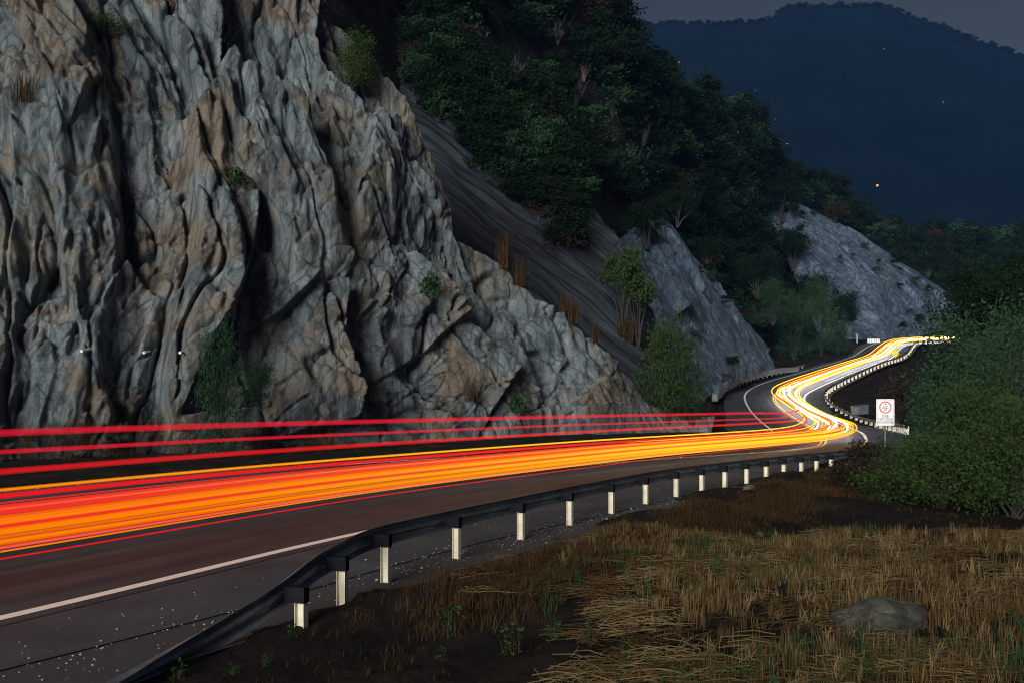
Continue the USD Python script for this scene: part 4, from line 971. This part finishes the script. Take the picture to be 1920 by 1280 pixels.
lampm = mat('distant_lamp_glow', {'e': ('emission', {'color': (1.0, 0.35, 0.12), 'strength': 1.2})}, [], 'e.emission')
for px, py, s_, lab in [(1645, 348, 1.4, 'brightest orange lamp low on the dark far mountain'), (1657, 92, 0.7, 'faint reddish lamp just under the top of the far mountain'), (1790, 88, 0.65, 'faint lamp near the right shoulder of the far mountain'), (1769, 192, 0.7, 'faint lamp in the middle of the far mountain'), (1273, 117, 0.7, 'faint red lamp beside the tall green tree crown'), (1476, 270, 0.6, 'faint red lamp just right of the forest edge')]:
    Yl = 800 + 700 * 0.5
    c = None
    ray = np.array([(px - 960) / F, 1.0, -(py - HY) / F])
    q = MTN[:, :60].reshape(-1, 3)
    dd_ = np.linalg.norm(q[:, [0, 2]] / q[:, 1:2] - ray[[0, 2]] - np.array([0, H]) / q[:, 1:2] * 0, axis=1)
    Yl = q[np.argmin(dd_), 1] - 12
    t = thing('distant_lamp', lab, 'lamp', at(px, py, Yl), 0, s_)
    sp = trimesh.creation.icosphere(1, 1.0)
    obj('bulb', (sp.vertices, sp.faces), lampm, t)
# ------------------------------------------------------------------ light streaks of passing lamps
GC = {'red': ((1.0, 0.012, 0.02), (1.0, 0.03, 0.02), 0.58, 1.1), 'orange': ((1.0, 0.13, 0.0), (1.0, 0.36, 0.01), 0.7, 1.8), 'amber': ((1.0, 0.22, 0.0), (1.0, 0.55, 0.02), 0.74, 2.2), 'scarlet': ((1.0, 0.04, 0.022), (1.0, 0.16, 0.02), 0.62, 1.3),
      'white': ((1.0, 0.42, 0.05), (0.85, 0.92, 1.0), 0.9, 20.0), 'salmon': ((1.0, 0.09, 0.06), (1.0, 0.4, 0.06), 0.75, 1.6), 'gold': ((1.0, 0.36, 0.01), (1.0, 0.7, 0.06), 0.85, 2.6), 'ruby': ((0.42, 0.008, 0.012), (0.8, 0.02, 0.02), 0.5, 0.9), 'crimson': ((0.85, 0.01, 0.035), (0.95, 0.015, 0.04), 0.62, 0.8)}
G = {k: glow(k + '_lamp_glow', *v) for k, v in GC.items()}
GF = {k: glow(k + '_lamp_veil', *v[:2], v[2] * 1.15, v[3] * 1.15, veil=0.85) for k, v in GC.items() if k in ('red', 'crimson')}
GS = {k: glow(k + '_lamp_halo', *v[:2], v[2] * 0.9, v[3] * 0.9, veil=0.74) for k, v in GC.items()}
def trail(label, d, z, colour, r=0.035, ry=1.4, i0=12, i1=N - 1, wob=0.08, seed=0, group=None, faint=False):
    i = np.linspace(i0, i1, 420)
    ph = seed * 1.7
    dd = (np.interp(i, np.linspace(i0, i1, len(d)), d) if np.ndim(d) else np.full(len(i), d)) + wob * np.sin(i / 31 + ph) + wob * 0.6 * np.sin(i / 13 + 2 * ph)
    zz = np.interp(i, np.linspace(i0, i1, len(z)), z) if np.ndim(z) else np.full(len(i), z)
    p = road_pt(i, dd); p[:, 2] += zz
    p = gaussian_filter1d(p, 3, axis=0, mode='nearest')
    rr = r * np.minimum(1, np.minimum(np.arange(420) + 1, 420 - np.arange(420)) / 12) * np.interp(p[:, 1], [10, 40, 120, 200], [0.9, 1.0, 1.5, 2.0])
    t = thing('light_streak', label, 'light streak', group=group)
    if not faint:
        obj('core', tube(p, rr * 0.8, 6, ry), G[colour], t, smooth=True)
    obj('glow', tube(p, rr * (1.22 if not faint else 1.3), 8, ry), GF[colour] if faint else GS[colour], t, smooth=True)
    if faint:
        obj('core', tube(p, rr * 0.5, 6, ry), GF[colour], t, smooth=True)
        obj('fringe', tube(p, rr * 0.92, 8, ry), GF[colour], t, smooth=True)
k, NLOW = 0, 35
rs = np.random.default_rng(5)
thin = [(float(rs.uniform(0.7, 3.7)), float(rs.uniform(0.62, 1.05)), str(rs.choice(['red', 'orange', 'amber', 'scarlet', 'amber', 'salmon', 'gold', 'ruby'])), float(rs.uniform(0.008, 0.022)), 1.0) for _ in range(34)]
for d, z, c, r, ry in thin + [(0.55, 0.62, 'red', 0.012, 1.5), (0.75, 0.66, 'amber', 0.02, 1.0), (0.95, 0.74, 'orange', 0.055, 1.3), (1.1, 0.86, 'amber', 0.05, 1.5), (1.3, 0.98, 'amber', 0.035, 1.2), (1.5, 0.80, 'red', 0.03, 1.2), (1.75, 0.84, 'scarlet', 0.05, 1.0), (2.1, 0.72, 'orange', 0.03, 1.0), (2.3, 0.80, 'scarlet', 0.06, 1.6), (2.5, 0.94, 'scarlet', 0.06, 1.6), (2.75, 0.98, 'orange', 0.03, 1.0), (3.0, 0.80, 'amber', 0.045, 1.4), (3.3, 0.7, 'white', 0.05, 1.4), (3.6, 0.95, 'orange', 0.02, 1.0)]:
    k += 1
    trail({'salmon': 'pale salmon lamp streak inside the broad band along the near lane', 'gold': 'golden lamp streak inside the broad band along the near lane', 'ruby': 'dim ruby lamp streak inside the broad band along the near lane', 'red': 'pure red lamp streak inside the broad band along the near lane', 'scarlet': 'soft scarlet lamp streak inside the broad band along the near lane', 'orange': 'orange lamp streak inside the broad band along the near lane', 'amber': 'amber yellow lamp streak inside the broad band along the near lane', 'white': 'brightest yellow-white lamp streak along the lower part of the band'}[c] if k != NLOW else 'faint thin red streak forming the lower border of the band', d, z, c, r * (0.68 if k >= NLOW else 1.0), ry, i0=12 if k >= NLOW or k % 3 else int(rs.uniform(30, 110)), seed=k, group=None if k == NLOW or c == 'white' else c + ' streaks of the near lane band')
for d, z, c, r, ry in [(4.2, 1.0, 'red', 0.04, 1.2), (4.4, 1.10, 'amber', 0.03, 1.0)]:
    k += 1
    trail(f'thin {c} lamp streak above the dark gap over the main band', d, z, c, r, ry, seed=k)
for d, z, r in [(1.2, 0.7, 0.06), (2.6, 0.7, 0.06), (2.0, 0.95, 0.04)]:
    k += 1
    trail('white-hot lamp streak in the core of the far bend', d, z, 'white', r, 1.0, i0=int(N * 0.30), seed=k, group='white-hot streaks of the far bend')
trail('lowest of three long crimson streaks of high lamps over the road', [3.0, 3.6, 4.6, 4.4, 3.6], [1.45, 1.5, 1.5, 1.25, 1.0], 'red', 0.042, 1.1, i1=int(N * 0.5), seed=31, faint=True)
trail('middle of three long crimson streaks of high lamps over the road', [4.2, 4.6, 5.6, 5.0, 4.2], [1.75, 1.75, 1.7, 1.4, 1.15], 'crimson', 0.034, 1.1, i1=int(N * 0.5), seed=32, faint=True)
trail('uppermost of three long crimson streaks across the foot of the cliff', [3.4, 4.2, 5.4, 5.0, 4.2], [2.1, 2.1, 2.05, 1.7, 1.35], 'crimson', 0.046, 1.2, i1=int(N * 0.5), seed=33, faint=True)
print('stations', N, 'width', WID[::30].round(1))
